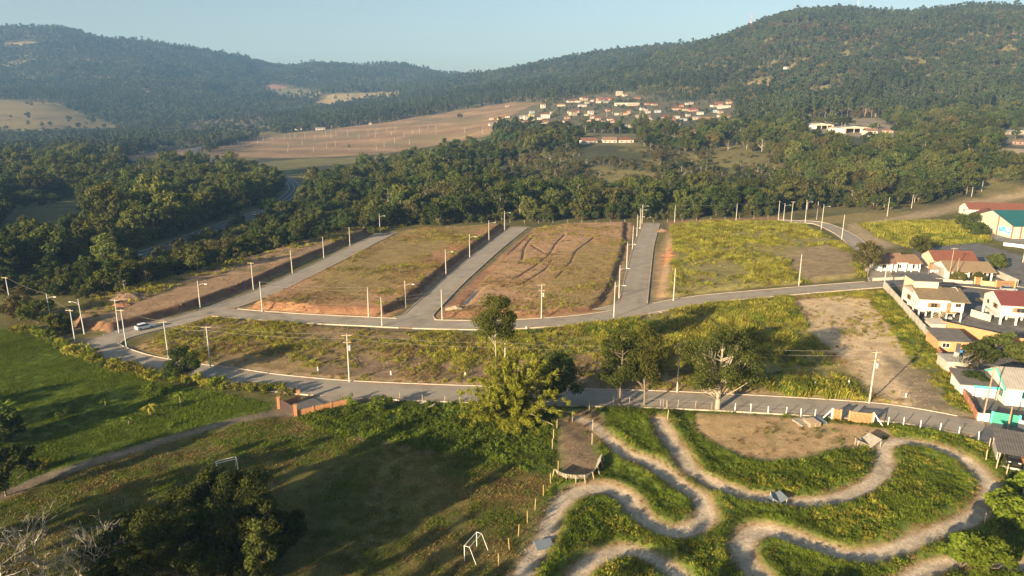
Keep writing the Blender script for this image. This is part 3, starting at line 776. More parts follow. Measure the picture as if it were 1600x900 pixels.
def tree_parts(seed, H, r0, cr, base, ncl, nl, size, trunk_r=None, sides=5, top=None, crad=0.34, twigs=True, multi=1, lean=0.3, flat=.75, rough=.65):
    """a trunk, limbs to every leaf cluster and the clusters. base: height where the crown starts (0..1)"""
    r = np.random.default_rng(seed)
    tr = trunk_r or H * 0.018
    cz, hz = H * (base + 1) / 2, H * (1 - base) / 2
    pts = []
    while len(pts) < ncl:
        q = r.normal(size=3); q /= np.linalg.norm(q)
        q = q * (0.45 + 0.5 * r.random() ** .6)
        if q[2] < -0.55 and r.random() < .6: continue
        wob = 0.75 + 0.5 * r.random()
        pts.append((q[0] * cr * wob, q[1] * cr * wob, cz + q[2] * hz * (0.8 + .25 * wob)))
    C = np.array(pts); C[0] = (r.normal() * .1 * cr, r.normal() * .1 * cr, H - cr * .2)
    mb = MB()
    stems = []
    for m_ in range(multi):
        lx, ly = r.normal() * lean + (r.normal() * cr * .35 if multi > 1 else 0), r.normal() * lean + (r.normal() * cr * .35 if multi > 1 else 0)
        hh = H * (0.82 + .1 * r.random())
        stem = [(r.normal() * .25 * (multi > 1), r.normal() * .25 * (multi > 1), -0.3), (lx * .2, ly * .2, hh * .25), (lx * .6 + r.normal() * .2, ly * .6, hh * .6), (lx, ly, hh)]
        k_ = tr / math.sqrt(multi)
        mb.tube(stem, [k_ * 1.25, k_, k_ * .62, k_ * .15], sides, False); stems.append(stem)
    if twigs:
        for i, c in enumerate(C):
            st = stems[i % multi]
            z0 = max(H * base * .75, c[2] - np.hypot(c[0], c[1]) * (0.6 + .5 * r.random()) - .5)
            f = min(z0 / st[-1][2], .95)
            x0, y0 = np.interp(f, [0, .25, .6, 1], [s_[0] for s_ in st]), np.interp(f, [0, .25, .6, 1], [s_[1] for s_ in st])
            mid = ((x0 + c[0]) / 2 + r.normal() * .12 * cr, (y0 + c[1]) / 2 + r.normal() * .12 * cr, (z0 + c[2]) / 2 - .05 * cr)
            mb.tube([(x0, y0, z0), mid, tuple(c)], [tr * .38, tr * .25, tr * .08], 4, False)
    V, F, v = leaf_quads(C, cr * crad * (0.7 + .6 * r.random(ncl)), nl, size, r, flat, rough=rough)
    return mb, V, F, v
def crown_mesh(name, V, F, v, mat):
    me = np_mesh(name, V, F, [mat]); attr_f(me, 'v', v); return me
def joined_mesh(name, mb, V, F, v, bark, leaf):
    """trunk and crown in one mesh, for the woods that stand as a mass"""
    tv = np.array(mb.v, float).reshape(-1, 3)
    tf = np.array([f for f in mb.f if len(f) == 4], int).reshape(-1, 4)
    me = np_mesh(name, np.vstack([tv, V]), np.vstack([tf, F + len(tv)]), [bark, leaf], False, np.r_[np.zeros(len(tf)), np.ones(len(F))])
    attr_f(me, 'v', np.r_[np.zeros(len(tv)), v])
    return me

# kinds of woodland tree: (height, crown radius, crown base, clusters, leaves, leaf size, bark, leaf)
WOOD = []
for i, (H, cr, ba, nc, nl, sz, bk, lf) in enumerate([
    (9.5, 4.8, .18, 26, 104, .38, 'bark', 'leaf_dark'), (11.0, 5.2, .22, 28, 104, .40, 'bark', 'leaf_mid'), (8.5, 4.2, .14, 24, 96, .37, 'bark', 'leaf_mid'),
    (12.5, 4.6, .30, 26, 96, .38, 'pale_bark', 'leaf_mid'), (10, 5.0, .2, 26, 96, .38, 'bark', 'leaf_olive'), (7.0, 3.8, .10, 20, 70, .40, 'bark', 'leaf_olive'),
    (12.0, 3.8, .35, 22, 90, .38, 'pale_bark', 'leaf_dark'), (6.0, 3.4, .06, 20, 60, .38, 'bark', 'leaf_brown'), (9.5, 4.2, .22, 26, 12, .34, 'bare_bark', 'leaf_olive')]):
    WOOD.append((H, cr, bk, lf) + tree_parts(100 + i, H, 0, cr, ba, nc, nl, sz, rough=.5))
FAR_T = []
for i, (H, cr, ba, nc, nl, sz, bk, lf) in enumerate([
    (12, 4.4, .25, 13, 30, 1.0, 'bark', 'leaf_hill'), (14, 3.8, .32, 12, 30, .95, 'bark', 'leaf_hill'), (10, 4.8, .18, 13, 30, 1.05, 'bark', 'leaf_hill'), (9, 4.4, .15, 12, 30, 1.0, 'bark', 'leaf_mid'),
    (10, 4.4, .2, 12, 28, 1.0, 'bark', 'leaf_olive'), (8, 4.2, .15, 11, 26, 1.0, 'bark', 'leaf_brown'), (17, 2.9, .45, 10, 30, .85, 'pale_bark', 'leaf_hill'), (19, 3.0, .5, 10, 30, .85, 'bark', 'leaf_hill')]):
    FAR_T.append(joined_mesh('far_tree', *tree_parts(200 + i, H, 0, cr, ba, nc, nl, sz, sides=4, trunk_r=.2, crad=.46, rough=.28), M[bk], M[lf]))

def scatter(name, label, cat, sources, X, Y, Z, rot, scl, idx, lean=None):
    """one mass of many alike pieces standing at given points"""
    sc = bpy.data.collections.new(name + '_pieces')
    for i, me in enumerate(sources):
        sc.objects.link(bpy.data.objects.new('%s_piece_%02d' % (name, i), me))
    me = bpy.data.meshes.new(name)
    n = len(X)
    me.vertices.add(n); me.vertices.foreach_set('co', np.stack([X, Y, Z], 1).astype(np.float32).ravel())
    attr_f(me, 'rot', rot)
    a = me.attributes.new('scl', 'FLOAT_VECTOR', 'POINT'); a.data.foreach_set('vector', np.asarray(scl, np.float32).ravel())
    a = me.attributes.new('idx', 'INT', 'POINT'); a.data.foreach_set('value', np.asarray(idx, np.int32))
    o = link(bpy.data.objects.new(name, me))
    tag(o, label, cat, kind='stuff')
    g = bpy.data.node_groups.new(name + '_scatter', 'GeometryNodeTree')
    g.interface.new_socket('Geometry', in_out='INPUT', socket_type='NodeSocketGeometry')
    g.interface.new_socket('Geometry', in_out='OUTPUT', socket_type='NodeSocketGeometry')
    gi, go = g.nodes.new('NodeGroupInput'), g.nodes.new('NodeGroupOutput')
    ci = g.nodes.new('GeometryNodeCollectionInfo'); ci.inputs['Collection'].default_value = sc
    ci.inputs['Separate Children'].default_value = True; ci.inputs['Reset Children'].default_value = True
    ip = g.nodes.new('GeometryNodeInstanceOnPoints'); ip.inputs['Pick Instance'].default_value = True
    def na(nm, t):
        q = g.nodes.new('GeometryNodeInputNamedAttribute'); q.data_type = t; q.inputs['Name'].default_value = nm; return q.outputs['Attribute']
    cx = g.nodes.new('ShaderNodeCombineXYZ'); g.links.new(na('rot', 'FLOAT'), cx.inputs['Z'])
    er = g.nodes.new('FunctionNodeEulerToRotation'); g.links.new(cx.outputs[0], er.inputs[0])
    g.links.new(gi.outputs[0], ip.inputs['Points']); g.links.new(ci.outputs[0], ip.inputs['Instance'])
    g.links.new(na('idx', 'INT'), ip.inputs['Instance Index']); g.links.new(er.outputs[0], ip.inputs['Rotation']); g.links.new(na('scl', 'FLOAT_VECTOR'), ip.inputs['Scale'])
    g.links.new(ip.outputs[0], go.inputs[0])
    md = o.modifiers.new('scatter', 'NODES'); md.node_group = g
    return o

# where houses stand in the woods and village (filled by hand from the photograph, see the buildings section)
VILLAGE = [  # px, py (foot), width px, wall, roof, storeys
    (768, 187, 9, 'cream', 'brown', 1), (783, 187, 11, 'yellow', 'orange', 1), (770, 196, 11, 'cream', 'grey', 1), (793, 184, 8, 'white', 'red', 1), (818, 185, 14, 'cream', 'grey', 1), (831, 185, 9, 'lemon', 'grey', 2),
    (832, 177, 9, 'blue', 'grey', 1), (820, 194, 11, 'brick', 'brown', 1), (831, 190, 9, 'orange', 'grey', 1), (852, 185, 16, 'white', 'red', 2), (852, 193, 15, 'cream', 'orange', 1), (863, 178, 6, 'white', 'grey', 1),
    (877, 166, 14, 'cream', 'red', 1), (893, 160, 13, 'white', 'red', 1), (897, 181, 12, 'cream', 'orange', 2), (887, 186, 10, 'pink', 'brown', 1), (884, 192, 12, 'white', 'orange', 1), (865, 214, 9, 'orange', 'brown', 2), (858, 215, 4, 'white', 'grey', 1),
    (903, 160, 10, 'white', 'brown', 1), (914, 158, 12, 'cream', 'red', 2), (911, 167, 14, 'white', 'grey', 1), (951, 157, 10, 'cream', 'scarlet', 1), (947, 161, 14, 'white', 'grey', 1), (968, 149, 11, 'cream', 'cream', 2), (978, 150, 9, 'white', 'brown', 1),
    (924, 180, 9, 'white', 'grey', 2), (916, 181, 8, 'cream', 'brown', 1), (934, 188, 11, 'cream', 'red', 1), (919, 190, 10, 'pink', 'brown', 1), (926, 185, 9, 'white', 'red', 1), (954, 189, 10, 'white', 'red', 1), (964, 180, 8, 'white', 'grey', 1), (975, 180, 10, 'cream', 'brown', 1),
    (982, 180, 6, 'orange', 'orange', 2), (1005, 172, 8, 'white', 'grey', 1), (1000, 188, 14, 'cream', 'grey', 2), (1011, 194, 18, 'cream', 'cream', 2), (944, 201, 10, 'white', 'grey', 1), (977, 199, 7, 'white', 'grey', 1), (986, 199, 8, 'white', 'brown', 1),
    (1024, 165, 10, 'cream', 'red', 1), (1058, 172, 13, 'cream', 'red', 1), (1071, 173, 9, 'cream', 'brown', 1), (1084, 174, 17, 'pink', 'red', 1), (1094, 179, 12, 'white', 'grey', 1), (1042, 186, 14, 'pink', 'red', 1), (1058, 185, 9, 'white', 'grey', 1), (1039, 192, 8, 'yellow', 'brown', 1),
    (1076, 182, 7, 'white', 'grey', 1), (1104, 189, 25, 'yellow', 'brown', 1), (1089, 187, 13, 'cream', 'grey', 1), (1058, 196, 12, 'white', 'grey', 1), (1123, 165, 15, 'orange', 'orange', 1), (1132, 169, 22, 'white', 'cream', 1), (1140, 162, 9, 'cream', 'orange', 1),
    (1127, 183, 10, 'white', 'orange', 1), (1134, 183, 6, 'brick', 'red', 1), (1118, 176, 8, 'blue', 'blue', 1), (1055, 208, 10, 'white', 'brown', 1), (1058, 215, 22, 'yellow', 'brown', 1), (1086, 208, 9, 'orange', 'red', 1), (1076, 215, 13, 'yellow', 'orange', 1),
    (1143, 207, 9, 'pink', 'grey', 1), (1074, 164, 5, 'white', 'grey', 1), (1081, 163, 5, 'white', 'grey', 1), (922, 224, 29, 'white', 'orange', 1), (953, 223, 25, 'white', 'brown', 1), (979, 223, 26, 'white', 'red', 1),
    (1362, 214, 20, 'white', 'brown', 2), (1390, 208, 14, 'cream', 'orange', 1), (1578, 210, 18, 'cream', 'grey', 1), (1594, 210, 16, 'white', 'cream', 1), (1597, 226, 16, 'pink', 'brown', 1), (1566, 216, 6, 'white', 'grey', 1),
    (1231, 113, 9, 'white', 'orange', 3), (1504, 119, 7, 'cream', 'red', 1), (52, 68, 7, 'white', 'grey', 1), (231, 144, 7, 'white', 'grey', 1), (254, 146, 5, 'white', 'red', 1), (466, 203, 13, 'white', 'brown', 1), (501, 203, 16, 'white', 'grey', 1), (579, 195, 5, 'white', 'grey', 1), (646, 135, 8, 'white', 'grey', 1),
]
_vr = random.Random(5)
for _k in range(46):
    _px = _vr.uniform(790, 1145); _top = 166 - 16 * max(0, 1 - abs(_px - 960) / 130)
    _py = _vr.uniform(_top, 197)
    if min(abs(_px - v[0]) * .7 + abs(_py - v[1]) * 1.6 for v in VILLAGE) < 6.5: continue
    VILLAGE.append((round(_px), round(_py), _vr.choice([6, 7, 8, 9, 11]), _vr.choice(['cream', 'white', 'white', 'pink', 'cream', 'blue', 'brick']), _vr.choice(['grey', 'brown', 'red', 'orange', 'brown', 'grey']), _vr.choice([1, 1, 2])))
VH = [hit(p[0], p[1]) for p in VILLAGE]
WORKS = [(1283, 203, 38), (1334, 208, 54)]
SHED_HALLS = [(975, 165, 28), (990, 165, 18)]
CLEAR_PTS = [(h[0], h[1], 9 + v[2] * h[3] / FPX * .5) for h, v in zip(VH, VILLAGE)] + [(*hit(a, b)[:2], 24) for a, b, c in WORKS] + [(*hit(a, b)[:2], 15) for a, b, c in SHED_HALLS]

def woods_points():
    out = []
    for x0, x1, y0, y1, step in ((-300, 330, 178, 470, 5.2), (-560, 640, 470, 760, 5.8), (-900, 980, 760, 1150, 6.4), (-1400, 1500, 1150, 1800, 7.6), (-2300, 1900, 1800, 3250, 10.5)):
        gx, gy = np.meshgrid(np.arange(x0, x1, step), np.arange(y0, y1, step))
        out.append(np.stack([gx.ravel() + rng.uniform(-.48, .48, gx.size) * step, gy.ravel() + rng.uniform(-.48, .48, gx.size) * step, np.full(gx.size, step)], 1))
    A = np.vstack(out)
    X, Y, st = A.T
    Z = ground_z(X, Y)
    px, py, t = project(X, Y, Z)
    ok = (px > -90) & (px < 1690) & (py < 460) & (py > -5)
    X, Y, Z, px, py, t, st = [q[ok] for q in (X, Y, Z, px, py, t, st)]
    ok = np.ones(len(X), bool)
    # edge of the woods along the lots
    border = [(-200, 520), (-200, 460), (0, 466), (60, 470), (120, 482), (205, 455), (300, 427), (400, 400), (545, 361), (590, 356), (700, 351), (800, 345), (1000, 342), (1120, 339), (1232, 334), (1330, 333), (1400, 324), (1500, 305), (1600, 284), (1720, 268), (1800, 600), (1000, 800)]
    ok &= ~inside(px, py, border)
    for k, (q, c) in FARQ.items():
        m = inside(px, py, q)
        for hh_ in (.33, .66, 1.0): m |= (inside(px, py - hh_ * (12.5 if k in ('subdivision', 'strip', 'glade', 'glade2', 'verge', 'works', 'front_houses', 'edge_houses', 'flats', 'meadow') else 8.0) * FPX / t, q) & (k not in ('clear1', 'clear2', 'clear3', 'cut', 'field', 'hillside', 'school_slope', 'slope_track', 'brown_slope')))
        p = {'village': .45, 'works': .03, 'brown_slope': .3, 'subdivision': .001, 'meadow': .02, 'glade': .03, 'flats': .3, 'glade2': .06}.get(k, .02)
        ok &= ~m | (rng.random(len(X)) < p)
    dh = dist_line(X, Y, [tuple(q) for q in HIGHWAY[::2]])
    ok &= (dh > 8.5) | (Y < 200)
    # the side of the highway towards the camera stays low so the road shows in places
    for q in ([(180, 412), (222, 399), (232, 406), (195, 422)], [(380, 350), (412, 332), (425, 340), (395, 362)], [(430, 318), (470, 300), (476, 318), (440, 338)], [(300, 250), (335, 250), (345, 262), (300, 262)]):
        ok &= ~inside(px, py, q)
    for x, y, r_ in CLEAR_PTS:
        ok &= np.hypot(X - x, Y - y) > r_ * .75
        f = np.array((x, y)) / math.hypot(x, y)      # open yards on the downhill side
        ok &= (np.hypot(X - x + f[0] * r_, Y - y + f[1] * r_) > r_ * .8)
    vq = [(765, 198), (800, 170), (960, 140), (1150, 152), (1150, 200), (1100, 206), (880, 206), (800, 204)]
    ok &= ~inside(px, py - 6, vq) | (rng.random(len(X)) < .5)
    dens = fbm(X, Y, 38, 3)
    ok &= (dens > .385) | (rng.random(len(X)) < np.where(Y < 1150, .16, .5))
    return [q[ok] for q in (X, Y, Z, px, py, t, st)]
wX, wY, wZ, wpx, wpy, wt_, wst = woods_points()
wn1, wn2 = fbm(wX, wY, 120, 3), fbm(wX, wY, 30, 3)
# brushwood: the brown slope in the middle of the rise
brush = inside(wpx, wpy, [(740, 268), (850, 238), (980, 232), (1200, 245), (1260, 285), (1180, 318), (1050, 305), (960, 312), (850, 318), (780, 300)])
brushL = inside(wpx, wpy, [(230, 385), (300, 360), (390, 352), (400, 400), (300, 425), (215, 420)])
kind = np.zeros(len(wX), int)
_rk = np.argsort(np.argsort(fbm(wX, wY, 24, 2))) / len(wX)
rr = np.clip(.5 * _rk + .5 * rng.random(len(wX)), 0, 1); rr = np.argsort(np.argsort(rr)) / len(rr)
kind = np.select([rr < .26, rr < .50, rr < .64, rr < .74, rr < .86, rr < .95], [0, 1, 2, 3, 4, 6], 8)
leftw = wpx < 620
kind = np.where(leftw & (rr > .74) & (rr < .9), 0, kind)
kind = np.where(brush & (rr < .8), np.select([rr < .16, rr < .55, rr < .64], [7, 5, 8], 4), kind)
kind = np.where(brushL, np.where(rr < .6, 5, 7), kind)
size = 0.58 + 0.85 * rng.random(len(wX)) ** 2.2 + (wn2 - .5) * .6
size = np.where(brush, size * .48, size); size = np.where(brushL, size * .7, size)
size = np.where((wY < 330) & (wpx > 330) & (wpx < 1300), size * .85, size)
low = inside(wpx, wpy, [(-50, 470), (-50, 440), (215, 400), (420, 330), (470, 300), (560, 345), (560, 362), (400, 405), (200, 470), (60, 480)])
size = np.where(low, size * .62, size)
near = wY < 760
# the individuals: those that show largest
inframe = (wpx > -5) & (wpx < 1605) & (wpy < 420)
score = np.where(near & inframe, size * 1000 / wt_ + (wpy > 0) * 0, -1)
# prefer trees whose crown is not wholly hidden: those with few others just in front
order = np.argsort(-score)
front = np.zeros(len(wX), bool)
cells = {}
for i in order:
    if score[i] <= 0 or front.sum() >= 292: break
    k = (int(wpx[i] // 13), int(wpy[i] // 5))
    if k in cells: continue
    cells[k] = 1; front[i] = True
WPRO = {}
LBL = {'leaf_dark': 'dark green', 'leaf_mid': 'mid green', 'leaf_olive': 'olive green', 'leaf_brown': 'brownish dry'}
for i in np.nonzero(front)[0]:
    k = kind[i]
    H, cr, bk, lf, mb, V, F, v = WOOD[k]
    if k not in WPRO: WPRO[k] = (mb.mesh('trunk', M[bk]), crown_mesh('crown', V, F, v, M[lf]))
    s = float(size[i])
    sz_ = 'tall' if s * H > 10.5 else ('low' if s * H < 6.5 else 'medium-sized')
    qx, qt = wpx[i], wt_[i]
    if qx < 470:
        hw = HIGHWAY[np.argmin(np.hypot(HIGHWAY[:, 0] - wX[i], HIGHWAY[:, 1] - wY[i]))]
        side = 'between highway and dirt lot' if math.hypot(*hw) > math.hypot(wX[i], wY[i]) else 'beyond the highway'
        where = side + (' at the picture edge' if qx < 120 else ' opposite the lawn corner' if qx < 250 else ' opposite the white car' if qx < 350 else ' at the road bend')
    else:
        where = 'behind the end of the side road' if qx < 640 else 'behind the brown lot' if qx < 830 else 'behind the furrowed lot' if qx < 985 else 'behind the end of the central road' if qx < 1120 else 'behind the grassy lot' if qx < 1235 else 'behind the upper road bend' if qx < 1340 else 'above the dirt slope by the school'
    where += ', front row' if qt < 350 else ', second rank' if qt < 400 else ', deeper in' if qt < 520 else ', far uphill'
    o = thing('woodland_tree', '%s %s tree %s' % (sz_ if k != 8 else sz_ + ' sparse', LBL[lf], where), 'tree', (wX[i], wY[i], wZ[i] - .1), rng.random() * 6.28, 'trees of the woodland edge')
    o.scale = (s, s, s * (0.9 + .25 * rng.random()))
    link(bpy.data.objects.new('trunk', WPRO[k][0]), o); link(bpy.data.objects.new('crown', WPRO[k][1]), o)
rest = near & ~front
sv = lambda s: np.stack([s, s, s * (0.88 + .28 * rng.random(len(s)))], 1)
scatter('woodland', 'dense mixed woodland filling the valley and the rise', 'woodland', [joined_mesh('wood_tree', w[4], w[5], w[6], w[7], M[w[2]], M[w[3]]) for w in WOOD],
        wX[rest], wY[rest], wZ[rest] - .1, rng.random(rest.sum()) * 6.28, sv(size[rest]), kind[rest])
ub = near & (wY < 460)
ux = np.repeat(wX[ub], 2) + rng.normal(size=2 * ub.sum()) * 2.6; uy = np.repeat(wY[ub], 2) + rng.normal(size=2 * ub.sum()) * 2.2 - 2.0
uo = (dist_line(ux, uy, [tuple(q) for q in HIGHWAY[::2]]) > 6.5) & (sdf(ux, uy, QW['lot_edge']) > 1.5) & (sdf(ux, uy, QW['lot_brown']) > 2) & (sdf(ux, uy, QW['lot_furrow']) > 2)
ux, uy = ux[uo], uy[uo]; un = len(ux)
scatter('undergrowth', 'bushy undergrowth at the foot of the woodland trees', 'undergrowth', [joined_mesh('bush', WOOD[q][4], WOOD[q][5], WOOD[q][6], WOOD[q][7], M['bark'], M[WOOD[q][3]]) for q in (2, 5, 7, 0)],
        ux, uy, ground_z(ux, uy) - .3, rng.random(un) * 6.28, sv(.26 + .3 * rng.random(un)), rng.choice([0, 1, 2, 3], un, p=[.45, .3, .1, .15]))
far = ~near
rf = rng.random(far.sum()); n_ = wn1[far]; n2_ = wn2[far]; fpx, fpy = wpx[far], wpy[far]
fk = np.select([rf < .3, rf < .5, rf < .72, rf < .86], [0, 1, 2, 3], 4)
fk = np.where((fpx > 1000) & (n2_ > .52) & (rf > .55), 4, fk); fk = np.where((fpx > 1150) & (n2_ > .58) & (rf > .4), 5, fk)
grove = inside(fpx, fpy, [(400, 195), (560, 165), (800, 140), (960, 150), (960, 163), (780, 165), (640, 190), (480, 210)]) | inside(fpx, fpy, [(1200, 175), (1560, 170), (1480, 205), (1260, 195)]) | inside(fpx, fpy, [(0, 150), (330, 130), (330, 165), (100, 160)]) | (n_ > .62)
fk = np.where(grove & (rf < .75), np.where(rf < .4, 6, 7), fk)
fs = (0.62 + .55 * rng.random(far.sum()) ** 1.5) * np.where(wst[far] > 10, 1.15, 1.0)
fs = np.where(inside(fpx, fpy, [(765, 204), (800, 170), (960, 140), (1150, 152), (1150, 206)]), fs * .5, fs)
scatter('hillside_forest', 'forest covering the far hills and ridges', 'forest', FAR_T, wX[far], wY[far], wZ[far] - .2, rng.random(far.sum()) * 6.28, sv(fs), fk)

# ------------------------------------------------------------------ single trees near the camera
def lone_tree(name, label, x, y, seed, H, cr, base, ncl, nl, size, bark, leaf, group=None, **kw):
    mb, V, F, v = tree_parts(seed, H, 0, cr, base, ncl, nl, size, **kw)
    o = thing(name, label, 'tree', (x, y, gz(x, y) - .05), 0, group)
    mb.build('trunk', M[bark], o, True)
    link(bpy.data.objects.new('crown', crown_mesh('crown', V, F, v, M[leaf])), o)
    return o
x, y = P(786, 640)
lone_tree('eucalyptus_tree', 'tall slender tree rising behind the bright bamboo clump', x - 1.2, y + 1, 11, 20.5, 4.3, .54, 17, 620, .17, 'pale_bark', 'leaf_near', trunk_r=.2, crad=.40)
x, y = P(868, 648)
lone_tree('broadleaf_tree', 'dark broadleaf tree beside the bamboo clump at the lower road', x, y + 2, 12, 11, 4.6, .22, 36, 480, .18, 'bark', 'leaf_dark', trunk_r=.22)
x, y = P(968, 633)
lone_tree('roadside_tree', 'leafy tree at the roadside, the one with the darker trunk of the pair', x, y, 13, 15.0, 3.5, .20, 30, 460, .17, 'bark', 'leaf_near', trunk_r=.18, crad=.40)
x, y = P(1007, 633)
lone_tree('roadside_tree', 'leafy tree at the roadside beside the middle utility pole, larger of the pair', x, y, 14, 15.2, 3.6, .22, 32, 460, .17, 'bark', 'leaf_near', trunk_r=.18, crad=.40)
x, y = P(1121, 639)
lone_tree('spreading_tree', 'spreading tree with pale bare limbs beside the bicycle track', x, y, 15, 15, 6.8, .18, 48, 380, .17, 'pale_bark', 'leaf_near', trunk_r=.42, crad=.27, sides=8)
o = bpy.data.objects['spreading_tree']
mb = MB(); r_ = np.random.default_rng(3)
for k in range(6):      # bare limbs reaching above the leaves
    a = r_.random() * 6.28; q = 2.2 + r_.random() * 2.5
    z1 = 10 + r_.random() * 4.0
    mb.tube([(0, 0, 4.5), (math.cos(a) * q * .35, math.sin(a) * q * .35, 7.5), (math.cos(a) * q * .7, math.sin(a) * q * .7, z1 - 1.5), (math.cos(a + .3) * q, math.sin(a + .3) * q, z1)], [.16, .11, .06, .02], 5)
    mb.tube([(math.cos(a) * q * .5, math.sin(a) * q * .5, 8.6), (math.cos(a - .6) * q * .9, math.sin(a - .6) * q * .9, z1 - .5)], [.09, .02], 4)
mb.build('bare_limb', M['pale_bark'], o, True)
x, y = P(287, 592)
lone_tree('round_tree', 'round dark tree in the hedge at the corner of the lawn', x, y, 16, 6.6, 3.2, .05, 28, 380, .15, 'bark', 'leaf_dark', trunk_r=.14)
x, y = P(1352, 428)
lone_tree('street_tree', 'grey-green tree beside the tiled house at the road bend', x, y, 17, 10.5, 4.6, .28, 32, 220, .28, 'pale_bark', 'leaf_olive', trunk_r=.2, multi=3)
for i, (px, py, H, cr, leaf, lab) in enumerate([
    (1436, 395, 6.5, 4.0, 'leaf_mid', 'leafy tree on the bank behind the tiled house'), (1512, 362, 8.0, 5.0, 'leaf_mid', 'bushy green tree in front of the red school roof'), (1528, 370, 6.0, 3.4, 'leaf_dark', 'dark bush at the corner of the school wall'),
    (1556, 560, 5.6, 3.6, 'leaf_mid', 'round green tree in front of the orange brick wall'), (1532, 566, 5.0, 2.8, 'leaf_dark', 'dark green fruit tree beside the grey shed roof'), (1592, 566, 4.2, 2.6, 'leaf_mid', 'low leafy tree at the end of the orange brick wall'),
    (1524, 612, 4.0, 2.4, 'leaf_dark', 'round dark shrub beside the teal house'), (1560, 418, 4.5, 3.0, 'leaf_mid', 'garden tree beside the red tiled house roof'), (1497, 441, 3.2, 2.0, 'leaf_mid', 'garden bush in front of the beige tiled house'),
    (1528, 441, 3.0, 1.8, 'leaf_olive', 'small garden bush behind the yellow boundary wall'), (1500, 888, 4.6, 2.0, 'grass_green', 'slim sapling at the bottom bend of the bicycle track'), (1545, 893, 4.2, 2.8, 'grass_green', 'leafy bush beside the sapling at the bottom of the track'),
    (1590, 818, 3.2, 3.4, 'grass_green', 'broad weedy bush at the outer edge of the bicycle track'), (1576, 800, 2.2, 2.2, 'grass_green', 'low bush between the track and the open shed'), (1606, 775, 3.4, 2.2, 'grass_green', 'bush in the garden below the open shed'),
    (14, 690, 6.0, 3.0, 'leaf_dark', 'dark tree under the banana plants at the lawn edge'), (10, 775, 7.5, 3.6, 'leaf_near', 'tree beside the dirt path at the corner of the lawn'),
    (205, 450, 8.0, 6.0, 'leaf_near', 'broad low tree between the highway and the dirt lot'), (165, 462, 7.0, 5.0, 'leaf_near', 'bushy tree at the highway end of the dirt lot'), (60, 505, 6.5, 4.5, 'leaf_near', 'bushy tree behind the lawn hedge near the highway'), (30, 500, 6.0, 4.2, 'leaf_olive', 'olive bush behind the lawn hedge'), (95, 520, 5.0, 3.0, 'leaf_near', 'bush among the poles at the lawn corner'),
    (290, 420, 6.0, 6.0, 'leaf_olive', 'wide dry bush beside the highway, above the dirt lot'), (340, 405, 6.2, 6.5, 'leaf_olive', 'wide brown bush beside the highway bend'), (385, 395, 6.0, 5.0, 'leaf_near', 'green bush at the top of the dirt lot')]):
    x, y = P(px, py)
    lone_tree('garden_tree' if px > 1300 else 'broad_tree', lab, x, y, 40 + i, H, cr, .08, 26, 190, .24 if py > 480 else .34, 'bark', leaf, trunk_r=.13)
x, y = P(1508, 590)
lone_tree('bare_tree', 'thin grey tree with sparse leaves in front of the orange house', x, y, 70, 6.0, 2.8, .3, 22, 26, .14, 'pale_bark', 'leaf_olive', trunk_r=.12, multi=2)

# big trees at the bottom of the picture
for i, (x, y, H, cr, lab) in enumerate([(-36.0, 74.0, 8.8, 6.0, 'large dense tree at the bottom edge, beside the football field'), (-42.5, 67.5, 7.6, 4.6, 'large tree at the bottom edge next to the bare trees'), (-30.0, 69.0, 8.6, 5.0, 'dark tree at the bottom edge nearest the goal'), (-37, 65.5, 9.2, 5.8, 'low tree at the bottom edge of the picture, below the dense one')]):
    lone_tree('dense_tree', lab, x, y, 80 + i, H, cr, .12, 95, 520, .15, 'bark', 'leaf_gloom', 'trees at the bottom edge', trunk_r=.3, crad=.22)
x, y = -27.0, 63.5
lone_tree('cypress_tree', 'slender light green conifer tip beside the dense trees', x, y, 90, 10.0, 1.3, .1, 40, 160, .15, 'bark', 'leaf_mid', trunk_r=.14, crad=.5)
# trees standing just outside the picture, whose long shadows fall on the field and the lawn
_sr = random.Random(4)
shade = [(-112, 80, 14, 5, .12), (-104, 75, 13, 4.5, .12), (-121, 86, 13, 4.5, .12), (-150, 112, 10, 3, .12), (-128, 62, 12, 3, .2), (9, 36, 11, 2.2, .4), (20, 38, 9, 2.0, .4), (30, 40, 8, 1.8, .4), (-2, 38, 11, 2, .4)]
for k in range(-6, 17):     # a row of slender trees beyond the lower corner
    q = _sr.uniform(-7, 7)
    shade.append((-62 + k * 3.3 * .73 + q * .68, 48 - k * 3.3 * .68 + q * .73, _sr.uniform(13, 18.5), _sr.uniform(1.3, 2.5), _sr.uniform(.2, .45)))
for i, (x, y, H, cr, ba) in enumerate(shade):
    leaf = 'leaf_near'
    lone_tree('shade_tree', 'leafy tree below the picture edge that shades the field and lawn', x, y, 120 + i, H, cr, ba, 26, 80 if cr > 3 else 66, .4, 'bark', leaf, 'trees outside the frame', trunk_r=.22)

# bare trees
def bare_tree(label, x, y, H, seed):
    r = np.random.default_rng(seed); mb = MB()
    def grow(p, d, L, rad, lev):
        q = p + d * L * .55 + Vector(r.normal(size=3) * .06 * L); e = q + (d + Vector(r.normal(size=3) * .25)).normalized() * L * .5
        mb.tube([p, q, e], [rad, rad * .8, rad * .55], 5 if lev < 2 else 3, False)
        if lev >= 4: return
        for k in range(3 if lev < 3 else 2 + int(r.integers(0, 2))):
            nd = (d + Vector(r.normal(size=3) * .62) + Vector((0, 0, .12))).normalized()
            grow(e if k else q, nd, L * (.62 + .2 * r.random()), rad * .55, lev + 1)
    for s in range(3):
        grow(Vector((0, 0, -.2)), Vector((r.normal() * .45, r.normal() * .45, 1)).normalized(), H * .36, H * .014, 0)
    o = thing('bare_tree', label, 'tree', (x, y, gz(x, y)), 0, 'leafless trees')
    mb.build('branches', M['bare_bark'], o, True)
    return o
